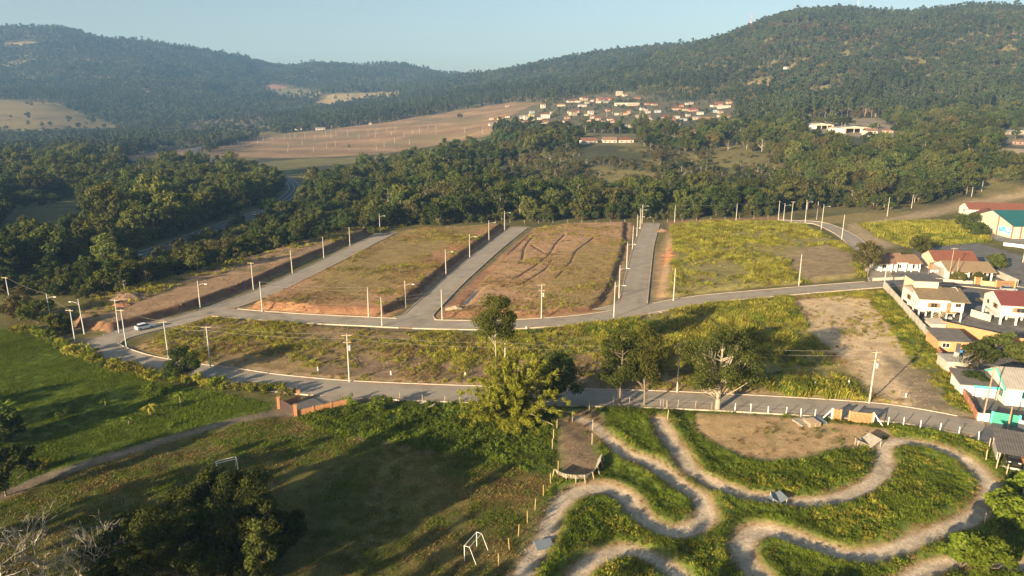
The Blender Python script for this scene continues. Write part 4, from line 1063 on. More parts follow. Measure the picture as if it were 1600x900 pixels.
for i, (px, py, h, H, lab) in enumerate([(55, 850, 0, 9.0, 'leafless pale tree at the bottom, its crown over the dark grass'), (170, 860, 0, 9.5, 'leafless tree with upright branches touching the large dense tree'), (130, 870, 0, 8.0, 'leafless tree between the two other bare trees'), (5, 880, 0, 8.5, 'leafless tree cut by the picture edge'), (95, 900, 0, 8.0, 'low leafless tree at the very bottom')]):
    x, y = P(px, py, 3.0)
    bare_tree(lab, x, y, H, 300 + i)

# bamboo clump
def bamboo(x, y):
    r = np.random.default_rng(21)
    o = thing('bamboo_clump', 'bright yellow-green bamboo clump at the lower road', 'bamboo', (x, y, gz(x, y)))
    C = []
    for k in range(78):
        a = r.random() * 6.28; q = 0.3 + r.random() * 1.4; L = 11 + r.random() * 5.5; sp = (0.2 + .8 * r.random()) * 7.8
        if k % 3 == 0: L *= .62; sp *= 1.1
        if k % 7 == 0: L *= .6
        pts = []
        for s in np.linspace(0, 1, 7):
            pts.append((math.cos(a) * (q + sp * s ** 2.1), math.sin(a) * (q + sp * s ** 2.1), L * (s - .20 * s ** 3 * (sp / 3.6))))
        MB().tube(pts, [.07, .07, .06, .05, .04, .03, .012], 5, False).build('cane', M['cane'], o, True)
        for s in np.linspace(.10, 1.0, 16):
            i = s * 6; j = min(int(i), 5); f = i - j
            C.append([pts[j][c] * (1 - f) + pts[j + 1][c] * f + r.normal() * .38 for c in range(3)])
    V, F, v = leaf_quads(np.array(C), 0.50, 58, .12, r, 1.0, .1, 1.9)
    link(bpy.data.objects.new('foliage', crown_mesh('foliage', V, F, v, M['leaf_bamboo'])), o)
M['cane'] = plain('bamboo_cane', (0.30, 0.28, 0.12), 0.6, 0.2)
x, y = P(801, 672); bamboo(x, y)

# shrubs of the hedge round the lawn
SHRUB = []
for i in range(4):
    r = np.random.default_rng(400 + i)
    C = np.stack([r.normal(size=16) * .7, r.normal(size=16) * .7, .3 + r.random(16) * 1.1], 1)
    V, F, v = leaf_quads(C, .45, 60, .12, r, .9)
    mb = MB()
    for c in C[:8]: mb.tube([(0, 0, -.1), (c[0] * .5, c[1] * .5, c[2] * .6), tuple(c)], [.04, .03, .01], 4, False)
    SHRUB.append((mb.mesh('stem', M['bark']), [crown_mesh('foliage', V, F, v, M[k]) for k in ('leaf_bush', )][0] if 'leaf_bush' in M else crown_mesh('foliage', V, F, v, M['grass_yellow' if i % 2 else 'grass_green'])))
hedge = catmull(PL([(20, 518), (50, 523), (105, 545), (160, 571), (210, 584), (250, 593), (330, 603), (390, 609), (428, 611)]), 6)
acc = np.r_[0, np.cumsum(np.linalg.norm(np.diff(hedge, axis=0), axis=1))]
n_h = int(acc[-1] / 1.5)
for k in range(n_h):
    d = acc[-1] * (k + .5) / n_h
    x, y = np.interp(d, acc, hedge[:, 0]) + rng.normal() * .5, np.interp(d, acc, hedge[:, 1]) + rng.normal() * .5
    s = SHRUB[k % 4]
    o = thing('hedge_shrub', 'shrub in the overgrown hedge between the lawn and the paved road', 'shrub', (x, y, gz(x, y)), rng.random() * 6, 'hedge shrubs along the lawn')
    q = .6 + rng.random() * .8; o.scale = (q, q, q * (.75 + .5 * rng.random()))
    link(bpy.data.objects.new('stem', s[0]), o); link(bpy.data.objects.new('foliage', s[1]), o)

# young palms and saplings on the lawn, banana plants
def palm(label, x, y, h, fl, nf, mat, seed, name='young_palm', wide=.16, up=.7, droop=1.0):
    r = np.random.default_rng(seed)
    o = thing(name, label, 'palm' if 'palm' in name else 'plant', (x, y, gz(x, y)))
    MB().tube([(0, 0, -.1), (0.03, 0, h * .5), (0, 0, h)], [.14, .11, .09], 7, False).build('trunk', M['bark'], o, True)
    for k in range(nf):
        a = 6.28 * k / nf + r.normal() * .2; L = fl * (.8 + .4 * r.random()); V = []; e = up + r.normal() * .15
        pts = [(L * s, h + L * (e * s - droop * .9 * s * s)) for s in np.linspace(0, 1, 7)]
        for (q, z), w in zip(pts, (.03, .8, 1, 1, .9, .6, .05)):
            for sg in (-1, 0, 1): V.append((math.cos(a) * q - math.sin(a) * sg * w * wide * fl, math.sin(a) * q + math.cos(a) * sg * w * wide * fl, z - abs(sg) * .08 * fl * w))
        F = []
        for i in range(6):
            for c in (0, 1): F.append((i * 3 + c, i * 3 + c + 1, i * 3 + c + 4, i * 3 + c + 3))
        me = np_mesh('frond' if 'palm' in name else 'leaf', V, F, [M[mat]]); attr_f(me, 'v', np.full(21, .3 + .6 * r.random()))
        link(bpy.data.objects.new(me.name, me), o)
for i, (px, py, h, fl, nf, lab) in enumerate([(236, 648, 1.6, 1.9, 9, 'young yellowish palm on the lawn'), (283, 636, 2.6, 1.0, 8, 'slim young palm on the lawn nearest the hedge'), (202, 664, 1.2, 1.4, 8, 'small thin palm on the lawn below the yellowish one'), (165, 634, 1.0, 1.2, 7, 'small palm in the shaded part of the lawn')]):
    x, y = P(px, py); palm(lab, x, y, h, fl, nf, 'grass_yellow' if i == 0 else 'grass_green', 500 + i)
for i, (px, py, h) in enumerate([(4, 668, 3.2), (14, 672, 4.0), (24, 668, 2.8), (-6, 672, 4.0)]):
    x, y = P(px, py); palm(['banana plant with broad leaves at the lawn edge, second from the tree', 'tallest banana plant at the lawn edge', 'low banana plant on the lawn side of the group', 'banana plant cut by the picture edge'][i], x, y, h, 2.0, 8, 'grass_green', 520 + i, 'banana_plant', .2, 1.1, .9)
for i, (px, py, s, mat, lab) in enumerate([(243, 618, 1.5, 'grass_green', 'light green bush on the lawn beside the hedge'), (65, 733, 1.0, 'grass_yellow', 'small yellowish bush beside the dirt path'), (100, 650, 1.0, 'grass_green', 'low dark bush in the lawn shade near the banana plants'), (545, 634, 1.0, 'grass_green', 'weedy bush at the end of the brick wall'), (448, 616, 1.3, 'grass_yellow', 'bush inside the brick gateway'), (595, 640, 1.6, 'grass_green', 'leafy bush on the slope below the lower road'), (268, 668, .5, 'grass_green', 'tiny shrub on the lawn by the path')]):
    x, y = P(px, py); q = SHRUB[i % 4]
    o = thing('bush', lab, 'bush', (x, y, gz(x, y)), 0); o.scale = (s, s, s)
    link(bpy.data.objects.new('stem', q[0]), o); f_ = q[1].copy(); f_.materials[0] = M[mat]; link(bpy.data.objects.new('foliage', f_), o)

# ------------------------------------------------------------------ grass
def tuft(seed, n, rad, h, w, mat, spread=.35):
    r = np.random.default_rng(seed)
    b = np.stack([r.normal(size=n) * rad * .5, r.normal(size=n) * rad * .5, np.full(n, -.05)], 1)
    a = r.random(n) * 6.28; L = h * (.5 + .7 * r.random(n))
    d = np.stack([np.cos(a), np.sin(a), np.zeros(n)], 1); s = np.stack([-np.sin(a), np.cos(a), np.zeros(n)], 1)
    k = spread * (.4 + r.random(n))[:, None]
    m_ = b + d * k * L[:, None] * .4 + np.array((0, 0, 1)) * (L * .65)[:, None]
    e = b + d * k * L[:, None] * 1.1 + np.array((0, 0, 1)) * L[:, None]
    w_ = (w * (.6 + .8 * r.random(n)))[:, None]
    V = np.stack([b - s * w_, b + s * w_, m_ + s * w_ * .9, e], 1).reshape(-1, 3)
    me = np_mesh('tuft', V, np.arange(4 * n).reshape(-1, 4), [M[mat]])
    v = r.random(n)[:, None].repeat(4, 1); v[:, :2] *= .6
    attr_f(me, 'v', v.ravel())
    return me
def weeds(seed, n, rad, h, size, mat):
    """leafy herb clump"""
    r = np.random.default_rng(seed)
    C = np.stack([r.normal(size=n) * rad * .5, r.normal(size=n) * rad * .5, h * (.15 + .7 * r.random(n))], 1)
    V, F, v = leaf_quads(C, .28 * h + .08, 7, size, r, .9, .5)
    me = np_mesh('weed', V, F, [M[mat]]); attr_f(me, 'v', v); return me
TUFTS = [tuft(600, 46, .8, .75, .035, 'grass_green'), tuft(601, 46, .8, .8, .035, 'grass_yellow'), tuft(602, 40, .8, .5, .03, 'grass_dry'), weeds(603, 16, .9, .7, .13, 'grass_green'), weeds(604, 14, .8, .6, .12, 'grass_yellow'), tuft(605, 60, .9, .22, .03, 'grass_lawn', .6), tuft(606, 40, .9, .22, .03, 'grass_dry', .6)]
def grass_field(name, label, poly, dens, kinds, scale, extra=None, avoid_track=None, clump=.0):
    q = np.asarray(poly); x0, y0 = q.min(0); x1, y1 = q.max(0)
    n = int((x1 - x0) * (y1 - y0) * dens)
    X, Y = rng.uniform(x0, x1, n), rng.uniform(y0, y1, n)
    ok = inside(X, Y, [tuple(p) for p in q])
    px, py, t = project(X, Y, np.zeros(n)); ok &= (px > -40) & (px < 1640) & (py < 960)
    X, Y = X[ok], Y[ok]
    nn = fbm(X, Y, 14, 4); n2 = fbm(X, Y, 3.5, 3)
    ok = np.ones(len(X), bool)
    if clump: ok &= (nn * .6 + n2 * .4 + (rng.random(len(X)) - .5) * .15) > clump
    for p, wd, h in RP.values(): ok &= dist_line(X, Y, [tuple(z) for z in p[::2]] + [tuple(p[-1])]) > wd / 2 + .7
    ok &= dist_line(X, Y, [tuple(z) for z in PATH]) > 1.7
    if extra is not None: ok &= extra(X, Y)
    X, Y, nn = X[ok], Y[ok], nn[ok]
    ks, ps = zip(*kinds); cs = np.cumsum(np.array(ps) / sum(ps)); q_ = .6 * fbm(X, Y, 7, 3) + .4 * rng.random(len(X)); q_ = np.argsort(np.argsort(q_)) / max(1, len(q_)); idx = np.array(ks)[np.minimum(np.searchsorted(cs, q_), len(ks) - 1)]
    s = scale * (.5 + .9 * rng.random(len(X)) ** 1.5) * (.35 + 1.3 * nn)
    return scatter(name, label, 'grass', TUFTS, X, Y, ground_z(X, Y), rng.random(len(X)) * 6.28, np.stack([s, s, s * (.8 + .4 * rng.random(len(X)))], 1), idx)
def off_track(X, Y):
    d = np.full(X.shape, 1e9)
    for tr in TRACKS: d = np.minimum(d, dist_line(X, Y, [tuple(q) for q in tr]))
    return (d > 1.75 + fbm(X, Y, 3, 2) * .9) & (sdf(X, Y, QW['arena']) > .2) & (sdf(X, Y, QW['start']) > .2)
def not_in(*keys):
    def f(X, Y):
        ok = np.ones(len(X), bool)
        for k in keys: ok &= sdf(X, Y, QW[k] if isinstance(k, str) else PL(k)) > .5
        return ok
    return f
grass_field('track_grass', 'thick green grass and weeds between the bends of the bicycle track', QW['track_ground'], 4.6, [(0, .58), (3, .30), (4, .08), (1, .04)], .48, off_track)
bare4 = [(1022, 470), (1024, 400), (1046, 352), (1052, 400), (1045, 440), (1040, 470)]
bare5 = [(1240, 395), (1290, 385), (1330, 400), (1335, 435), (1265, 440), (1235, 425)]
grass_field('lot_grass', 'tall yellow-green grass on the lot beside the central road', QW['lot_green'], 1.2, [(1, .62), (2, .12), (0, .1), (4, .16)], .95, not_in(bare4, bare5), clump=.45)
grass_field('tall_grass', 'tall green grass in the middle of the long vacant lot', QW['tall'], 1.8, [(0, .22), (1, .5), (4, .2), (2, .08)], .9, clump=.40)
grass_field('wall_grass', 'green grass strip along the concrete boundary wall', QW['wall_strip'], 2.2, [(1, .5), (0, .4), (3, .1)], .6, clump=.43)
grass_field('scrub_grass', 'sparse dry grass on the long vacant lot', QW['lot_long'], 3.0, [(2, .5), (1, .35), (4, .15)], .58, not_in('tall', 'sand', 'wall_strip'), clump=.43)
grass_field('dry_grass', 'thin dry grass on the furrowed dirt lot', QW['lot_furrow'], 2.2, [(2, .85), (1, .15)], .42, clump=.49)
grass_field('brown_grass', 'thin brown grass on the lot between the two straight roads', QW['lot_brown'], 2.2, [(2, .8), (1, .2)], .45, clump=.45)
grass_field('lawn_grass', 'short green lawn grass', QW['lawn'], 2.0, [(5, 1)], 1.1)
grass_field('field_grass', 'worn short grass of the football field', QW['sports_field'], 1.8, [(5, .45), (6, .55)], 1.0, clump=.42)
grass_field('slope_grass', 'green weeds on the slope below the lower road', QW['slope'], 2.2, [(0, .5), (3, .5)], .6)
grass_field('bank_grass', 'tall grass on the bank in front of the school', PL([(1345, 352), (1440, 345), (1530, 345), (1545, 378), (1470, 384), (1420, 388), (1375, 372)]), 1.2, [(1, .7), (0, .3)], 1.3)
grass_field('edge_grass', 'scrub and grass along the edge of the woods', PL([(120, 515), (130, 483), (300, 430), (545, 362), (600, 357), (640, 352), (590, 364), (540, 380), (300, 450), (170, 500)]), .5, [(2, .4), (1, .4), (4, .2)], 1.0, clump=.45)

def edge_band(X, Y):
    d = np.full(X.shape, 1e9)
    for tr in TRACKS: d = np.minimum(d, dist_line(X, Y, [tuple(q) for q in tr]))
    return (d > 1.35) & (d < 2.6)
grass_field('track_edge_grass', 'dry trampled grass along the edges of the bicycle track', QW['track_ground'], 2.2, [(2, .5), (6, .3), (3, .2)], .42, edge_band)
# loose stones and clods
M['stone'] = plain('loose_stone', (0.36, 0.30, 0.22), 0.9, 0.3, 4.0)
M['clod'] = plain('soil_clod', (0.27, 0.18, 0.105), 0.95, 0.35, 4.0)
def rock(seed, mat):
    r = np.random.default_rng(seed)
    V = np.array([(1, 0, 0), (0, 1, 0), (-1, 0, 0), (0, -1, 0), (0, 0, .7), (.6, .6, .3), (-.6, .5, .35), (-.5, -.6, .3), (.6, -.5, .3), (0, 0, -.4)]) * (.7 + .6 * r.random((10, 1)))
    F = [(0, 5, 4), (5, 1, 4), (1, 6, 4), (6, 2, 4), (2, 7, 4), (7, 3, 4), (3, 8, 4), (8, 0, 4), (0, 9, 5), (5, 9, 1), (1, 9, 6), (6, 9, 2), (2, 9, 7), (7, 9, 3), (3, 9, 8), (8, 9, 0)]
    return np_mesh('rock', V, F, [M[mat]])
def loose(name, label, poly, dens, cond, mats, smin, smax):
    q = np.asarray(poly); x0, y0 = q.min(0); x1, y1 = q.max(0); n = int((x1 - x0) * (y1 - y0) * dens)
    X, Y = rng.uniform(x0, x1, n), rng.uniform(y0, y1, n)
    ok = inside(X, Y, [tuple(p) for p in q]); X, Y = X[ok], Y[ok]; ok = cond(X, Y); X, Y = X[ok], Y[ok]
    px, py, t = project(X, Y, np.zeros(len(X))); ok = (px > -20) & (px < 1620) & (py < 920); X, Y = X[ok], Y[ok]
    s = smin + (smax - smin) * rng.random(len(X)) ** 3
    scatter(name, label, 'stones', [rock(700 + i, m_) for i, m_ in enumerate(mats)], X, Y, ground_z(X, Y) + s * .1, rng.random(len(X)) * 6.28, np.stack([s, s, s * .8], 1), rng.integers(0, len(mats), len(X)))
def on_track(X, Y):
    d = np.full(X.shape, 1e9)
    for tr in TRACKS: d = np.minimum(d, dist_line(X, Y, [tuple(q) for q in tr]))
    return (d < 1.9) | (sdf(X, Y, QW['arena']) < -.5) & (rng.random(len(X)) < .25) | (sdf(X, Y, QW['start']) < -.3) & (rng.random(len(X)) < .4)
loose('track_gravel', 'loose gravel and clods on the bicycle track', QW['track_ground'], 4.0, on_track, ('stone', 'clod', 'clod'), .03, .12)
for k_, nm in (('lot_furrow', 'furrowed lot'), ('lot_brown', 'brown lot'), ('lot_edge', 'edge lot'), ('lot_long', 'long vacant lot')):
    loose('soil_clods', 'loose clods of soil on the ' + nm, QW[k_], 1.3, lambda X, Y: fbm(X, Y, 9, 3) > .47, ('clod', 'clod', 'clod'), .05, .26)

grass_field('arena_grass', 'sparse dry grass in the bare arena of the track', QW['arena'], 1.0, [(6, .6), (2, .3), (3, .1)], .4, clump=.53)
grass_field('sand_grass', 'sparse tufts on the pale sandy ground beside the wall', QW['sand'], .9, [(2, .5), (1, .4), (6, .1)], .5, clump=.53)
# ------------------------------------------------------------------ materials of built things
M['pole'] = plain('pole_concrete', (0.44, 0.41, 0.35), 0.85, 0.12, 1.0)
M['pole_old'] = plain('weathered_pole', (0.40, 0.42, 0.42), 0.85, 0.15, 1.0)
M['pole_wood'] = plain('pole_wood', (0.26, 0.20, 0.13), 0.9, 0.25, 2.0)
M['dark_metal'] = plain('dark_metal', (0.07, 0.07, 0.075), 0.5, 0.1)
M['grey_metal'] = plain('grey_metal', (0.32, 0.33, 0.34), 0.45, 0.1, metal=.3)
M['wire'] = plain('wire', (0.20, 0.19, 0.17), 0.6, 0.05)
M['white_paint'] = plain('white_paint', (0.76, 0.75, 0.71), 0.6, 0.06)
M['wall_white'] = plain('white_render', (0.62, 0.59, 0.52), 0.85, 0.08, 0.8, grime=.18)
M['wall_cream'] = plain('cream_render', (0.52, 0.44, 0.32), 0.85, 0.08, 0.8, grime=.2)
M['wall_yellow'] = plain('yellow_render', (0.48, 0.36, 0.17), 0.85, 0.08, 0.8, grime=.2)
M['wall_lemon'] = plain('lemon_render', (0.66, 0.64, 0.16), 0.85, 0.08)
M['wall_orange'] = plain('orange_render', (0.48, 0.26, 0.12), 0.85, 0.12, 0.8, grime=.25)
M['wall_pink'] = plain('pink_render', (0.55, 0.33, 0.27), 0.85, 0.1, grime=.2)
M['wall_blue'] = plain('blue_render', (0.40, 0.50, 0.58), 0.85, 0.1, grime=.2)
M['wall_brick'] = plain('red_brick_wall', (0.40, 0.17, 0.10), 0.9, 0.2, 2.0, grime=.2)
M['wall_concrete'] = plain('bare_concrete', (0.42, 0.39, 0.33), 0.9, 0.15, 0.6, grime=.35)
M['brick_orange'] = plain('orange_brick', (0.44, 0.22, 0.10), 0.9, 0.25, 3.0, 0.3, grime=.2)
M['teal'] = plain('teal_paint', (0.08, 0.52, 0.42), 0.6, 0.08)
M['teal_dark'] = plain('teal_gate', (0.05, 0.30, 0.22), 0.6, 0.12)
M['roof_red'] = plain('red_tiles', (0.165, 0.062, 0.038), 0.85, 0.22, 1.5, 0.2, stripes=(0, .3, .10), grime=.2)
M['roof_scarlet'] = plain('scarlet_roof', (0.36, 0.07, 0.06), 0.7, 0.1)
M['roof_orange'] = plain('orange_tiles', (0.20, 0.10, 0.06), 0.85, 0.2, 1.5, 0.2, stripes=(0, .3, .10), grime=.2)
M['roof_brown'] = plain('brown_tiles', (0.21, 0.125, 0.075), 0.9, 0.3, 1.5, 0.2, stripes=(0, .3, .12), grime=.25)
M['roof_tan'] = plain('tan_tiles', (0.22, 0.16, 0.095), 0.9, 0.15, 1.2, 0.2, stripes=(0, .3, .10), grime=.15)
M['roof_olive'] = plain('mossy_tiles', (0.16, 0.125, 0.075), 0.9, 0.22, 1.2, 0.2, stripes=(0, .3, .10), grime=.2)
M['roof_maroon'] = plain('maroon_tiles', (0.14, 0.040, 0.036), 0.85, 0.15, 1.2, stripes=(0, .3, .10))
M['roof_grey'] = plain('fibre_cement', (0.27, 0.25, 0.225), 0.9, 0.2, 0.7, 0.1, stripes=(0, .45, .14), grime=.35)
M['roof_cream'] = plain('pale_sheet_roof', (0.42, 0.38, 0.31), 0.7, 0.1, stripes=(0, .45, .08))
M['roof_blue'] = plain('blue_sheet_roof', (0.22, 0.42, 0.50), 0.6, 0.1)
M['roof_teal'] = plain('teal_sheet_roof', (0.018, 0.10, 0.10), 0.5, 0.1, 0.4, stripes=(1, 1.1, .12))
M['roof_dark'] = plain('dark_sheet_roof', (0.12, 0.11, 0.10), 0.85, 0.25, 1.0, stripes=(0, .35, .25), grime=.3)
M['wood'] = plain('brown_wood', (0.25, 0.14, 0.065), 0.8, 0.2, 3.0)
M['wood_pale'] = plain('pale_wood', (0.42, 0.32, 0.20), 0.85, 0.2, 3.0)
M['wood_yellow'] = plain('weathered_yellow_post', (0.36, 0.27, 0.10), 0.85, 0.2, 3.0)
M['wood_grey'] = plain('weathered_wood', (0.30, 0.27, 0.22), 0.9, 0.25, 2.0)
M['red_paint'] = plain('red_paint', (0.50, 0.09, 0.06), 0.7, 0.1)
M['glass'] = plain('window_glass', (0.025, 0.03, 0.035), 0.08, 0.05, spec=.6)
M['blue_sheet'] = plain('blue_grey_sheet', (0.13, 0.16, 0.19), 0.6, 0.15)
M['tyre'] = plain('tyre_rubber', (0.02, 0.02, 0.02), 0.9, 0.05)
M['car_white'] = plain('white_car_paint', (0.72, 0.73, 0.74), 0.25, 0.02, spec=.5)
M['car_black'] = plain('black_car_paint', (0.02, 0.02, 0.024), 0.2, 0.02, spec=.5)
M['car_silver'] = plain('silver_car_paint', (0.40, 0.42, 0.44), 0.3, 0.02, metal=.4)
M['car_blue'] = plain('blue_car_paint', (0.04, 0.12, 0.40), 0.3, 0.02)
M['lamp_glass'] = plain('lamp_glass', (0.6, 0.6, 0.55), 0.3, 0.02)
M['lamp_red'] = plain('tail_lamp', (0.35, 0.02, 0.02), 0.3, 0.02)
def mural_mat():
    m, nt, out = nodes('painted_mural')
    b = N(nt, 'ShaderNodeBsdfPrincipled'); b.inputs['Roughness'].default_value = .8
    tc = N(nt, 'ShaderNodeTexCoord'); v = N(nt, 'ShaderNodeTexVoronoi'); v.inputs['Scale'].default_value = 1.3
    nt.links.new(tc.outputs['Object'], v.inputs['Vector'])
    r = N(nt, 'ShaderNodeValToRGB'); r.color_ramp.interpolation = 'CONSTANT'
    e = r.color_ramp.elements; e[0].color = (.10, .35, .55, 1); e[1].position = .55; e[1].color = (.60, .60, .58, 1)
    q = e.new(.3); q.color = (.05, .45, .60, 1); q = e.new(.8); q.color = (.15, .16, .40, 1)
    nt.links.new(v.outputs['Color'], r.inputs[0]); nt.links.new(r.outputs[0], b.inputs['Base Color']); nt.links.new(b.outputs[0], out.inputs['Surface'])
    return m
M['mural'] = mural_mat()

# ------------------------------------------------------------------ utility poles and wires
ORD = ['first', 'second', 'third', 'fourth', 'fifth', 'sixth', 'seventh', 'eighth', 'ninth', 'tenth']
PM = {}
def part(key, make, mat):
    if key not in PM: PM[key] = make().mesh(key.split(':')[0], mat)
    return PM[key]
def pole(label, x, y, h=9.3, kind='lamp', rz=0.0, mat='pole', name='utility_pole', group=None, cat='pole'):
    o = thing(name, label, cat, (x, y, gz(x, y) - .05), rz, group)
    r0, r1 = (.155, .09)
    o.rotation_euler = (random.gauss(0, .008), random.gauss(0, .008), rz)
    mb = lambda: MB().tube([(0, 0, -.2), (0, 0, h * .5), (0, 0, h)], [r0, (r0 + r1) / 2, r1], 8)
    link(bpy.data.objects.new('shaft', part('shaft:%.2f%s' % (h, mat), mb, M[mat])), o)
    def lamp(sg=1):
        a = lambda: MB().tube([(0, 0, 0), (.5 * sg, 0, .45), (1.5 * sg, 0, .7), (2.2 * sg, 0, .72)], .05, 6)
        b = link(bpy.data.objects.new('lamp_arm', part('lamp_arm:%d' % sg, a, M['grey_metal'])), o); b.location = (0, 0, h - 1.5)
        c = lambda: MB().hexa([(2.0 * sg, -.15, .62), (2.75 * sg, -.10, .66), (2.75 * sg, .10, .66), (2.0 * sg, .15, .62)][::sg], [(2.0 * sg, -.13, .76), (2.75 * sg, -.08, .75), (2.75 * sg, .08, .75), (2.0 * sg, .13, .76)][::sg])
        link(bpy.data.objects.new('lamp_head', part('lamp_head:%d' % sg, c, M['lamp_glass'])), b)
    def arm(z, w=1.0, key='crossarm'):
        a = lambda: MB().box(-w, w, -.06, .06, -.06, .06)
        b = link(bpy.data.objects.new('crossarm', part('crossarm:%.1f' % w, a, M['pole_old' if mat == 'pole_old' else 'wood_pale'])), o); b.location = (0, -.2, z)
        for s in (-.9, -.3, .9):
            i = lambda: MB().tube([(0, 0, .05), (0, 0, .14), (0, 0, .26)], [.05, .09, .04], 6)
            q = link(bpy.data.objects.new('insulator', part('insulator:', i, M['dark_metal'])), b); q.location = (s * w, 0, 0)
    if 'lamp' in kind: lamp(1)
    if 'lleft' in kind: lamp(-1)
    if 'arm' in kind: arm(h - .25)
    if 'trafo' in kind:
        arm(h - .25); arm(h - 1.7, .8)
        t = lambda: MB().tube([(0, 0, 0), (0, 0, .06), (0, 0, 1.0), (0, 0, 1.1)], [.28, .32, .32, .2], 10)
        q = link(bpy.data.objects.new('transformer', part('transformer:', t, M['grey_metal'])), o); q.location = (.5, -.05, h - 3.4)
    return o
def wire(label, a, b, sag=.6, r=.022, group='overhead wires'):
    a, b = Vector(a), Vector(b)
    pts = [a.lerp(b, s) - Vector((0, 0, 4 * sag * s * (1 - s))) for s in np.linspace(0, 1, 13)]
    o = MB().tube(pts, r, 4, False).build('overhead_wire', M['wire'])
    tag(o, label, 'wire', group)
LINES = {   # line: (text, [(px, py, kind, height)], wired)
    'central': ('beside the straight central road', [(959, 496, 'lamp', 9.6), (967, 465, 'lamp', 9.6), (979, 420, 'lamp', 9.4), (988, 390, 'lamp', 9.4), (995, 369, 'lamp', 9.4), (1000, 357, 'lamp', 9.4), (1003, 349, 'lamp', 9.2)], True),
    'inner': ('along the inner straight road', [(634, 481, 'lamp', 7.6), (697, 430, 'lamp', 8.6), (734, 402, 'lamp', 8.6), (764, 377, 'lamp', 8.6), (788.5, 359.5, 'lamp', 8.6)], False),
    'middle': ('along the middle cross road', [(410, 487, 'plain', 8.4), (576, 496, 'plain', 8.2), (597, 510, 'plain', 7.6), (691, 500, 'plain', 8.2), (846, 498, 'trafo', 9.4), (1052, 470, 'plain', 9.6), (1248, 446, 'plain', 9.8)], True),
    'side': ('along the side road', [(313, 481, 'lamp', 7.6), (396, 452, 'arm', 8.4), (457, 427, 'plain', 8.0), (506, 403, 'plain', 7.8), (547, 385, 'plain', 7.8), (594, 363, 'lamp', 8.2)], True),
    'lower': ('along the lower road', [(264, 564, 'arm', 9.2), (329, 574, 'arm', 9.2), (546, 597, 'trafo', 10.2), (789, 606, 'plain', 9.4), (1058, 613, 'arm', 9.8), (1358, 630, 'trafo', 10.4)], True),
    'upper': ('above the grassy lot', [(1054, 347, 'plain', 8.2), (1150, 345, 'plain', 8.2), (1216, 343, 'plain', 9.2), (1224, 345, 'lamp', 8.6)], True),
    'bend': ('at the bend of the upper road', [(1236, 347, 'arm', 10.0), (1258, 349, 'lamp', 11.0), (1276, 343, 'plain', 9.0), (1283, 358, 'lamp', 11.2), (1315, 374, 'plain', 10.4)], False),
    'slope': ('along the dirt slope above the school', [(1386, 338, 'plain', 9.6), (1424, 325, 'plain', 7.5), (1517, 312, 'plain', 6.0), (1532, 308, 'plain', 6.8)], True),
    'corner': ('at the lawn corner', [(16, 472, 'arm', 7.2), (80, 504, 'lamp', 7.6), (132, 522, 'lleft', 8.8), (117.5, 534, 'arm', 8.0), (186, 520, 'arm', 8.6), (198, 543, 'arm', 9.2)], False),
}
tops = {}
for k, (txt, ps, wired) in LINES.items():
    tl = []
    for i, (px, py, kd, h) in enumerate(ps):
        x, y = P(px, py)
        ds = {'lamp': 'concrete street-light pole', 'lleft': 'concrete street-light pole', 'plain': 'plain concrete pole', 'trafo': 'concrete pole with transformer', 'arm': 'concrete pole with crossarm'}[kd]
        pole('%s %s, %s from the near end' % (ds, txt, ORD[i]) if k not in ('upper', 'slope') else '%s %s, %s from the central road' % (ds, txt, ORD[i]), x, y, h, kd, {'middle': .1, 'lower': .1}.get(k, -.2), 'pole_old' if k == 'corner' or (k == 'lower' and i < 2) else 'pole', group='utility poles of the new streets')
        tl.append((x, y, gz(x, y) + h - .1))
    tops[k] = tl
    if wired:
        for i in range(len(tl) - 1):
            for dz in ((0, -.9) if k in ('lower', 'middle') else (0,)):
                wire('thin wire between poles %s' % txt, (tl[i][0], tl[i][1], tl[i][2] + dz), (tl[i + 1][0], tl[i + 1][1], tl[i + 1][2] + dz), .5)
for a, b in ((('corner', 1), ('corner', 3)), (('corner', 3), ('corner', 2)), (('corner', 5), ('lower', 0)), (('corner', 4), ('side', 0)), (('corner', 0), ('corner', 1))):
    wire('thin wire between poles at the lawn corner', tops[a[0]][a[1]], tops[b[0]][b[1]], .5)
for px, py, h, kd, mt, lab in [(1381, 447, 7.0, 'plain', 'pole', 'pale pole at the gate of the tiled house'), (1482, 438, 10.5, 'arm', 'pole_wood', 'tall wooden pole in front of the beige roof'), (1493, 440, 7.5, 'plain', 'pole_wood', 'short wooden post in front of the beige tiled house'), (1598, 410, 8.0, 'plain', 'pole', 'pale pole at the picture edge below the school'), (1574, 674, 4.5, 'plain', 'pole_wood', 'short wooden post in front of the teal gate')]:
    x, y = P(px, py); pole(lab, x, y, h, kd, 0, mt)
x, y = P(1535, 657)
o = pole('leaning brown wooden utility pole beside the teal gate', x, y, 10.2, 'arm', 0, 'pole_wood'); o.rotation_euler = (0.0, R(2.5), .3)
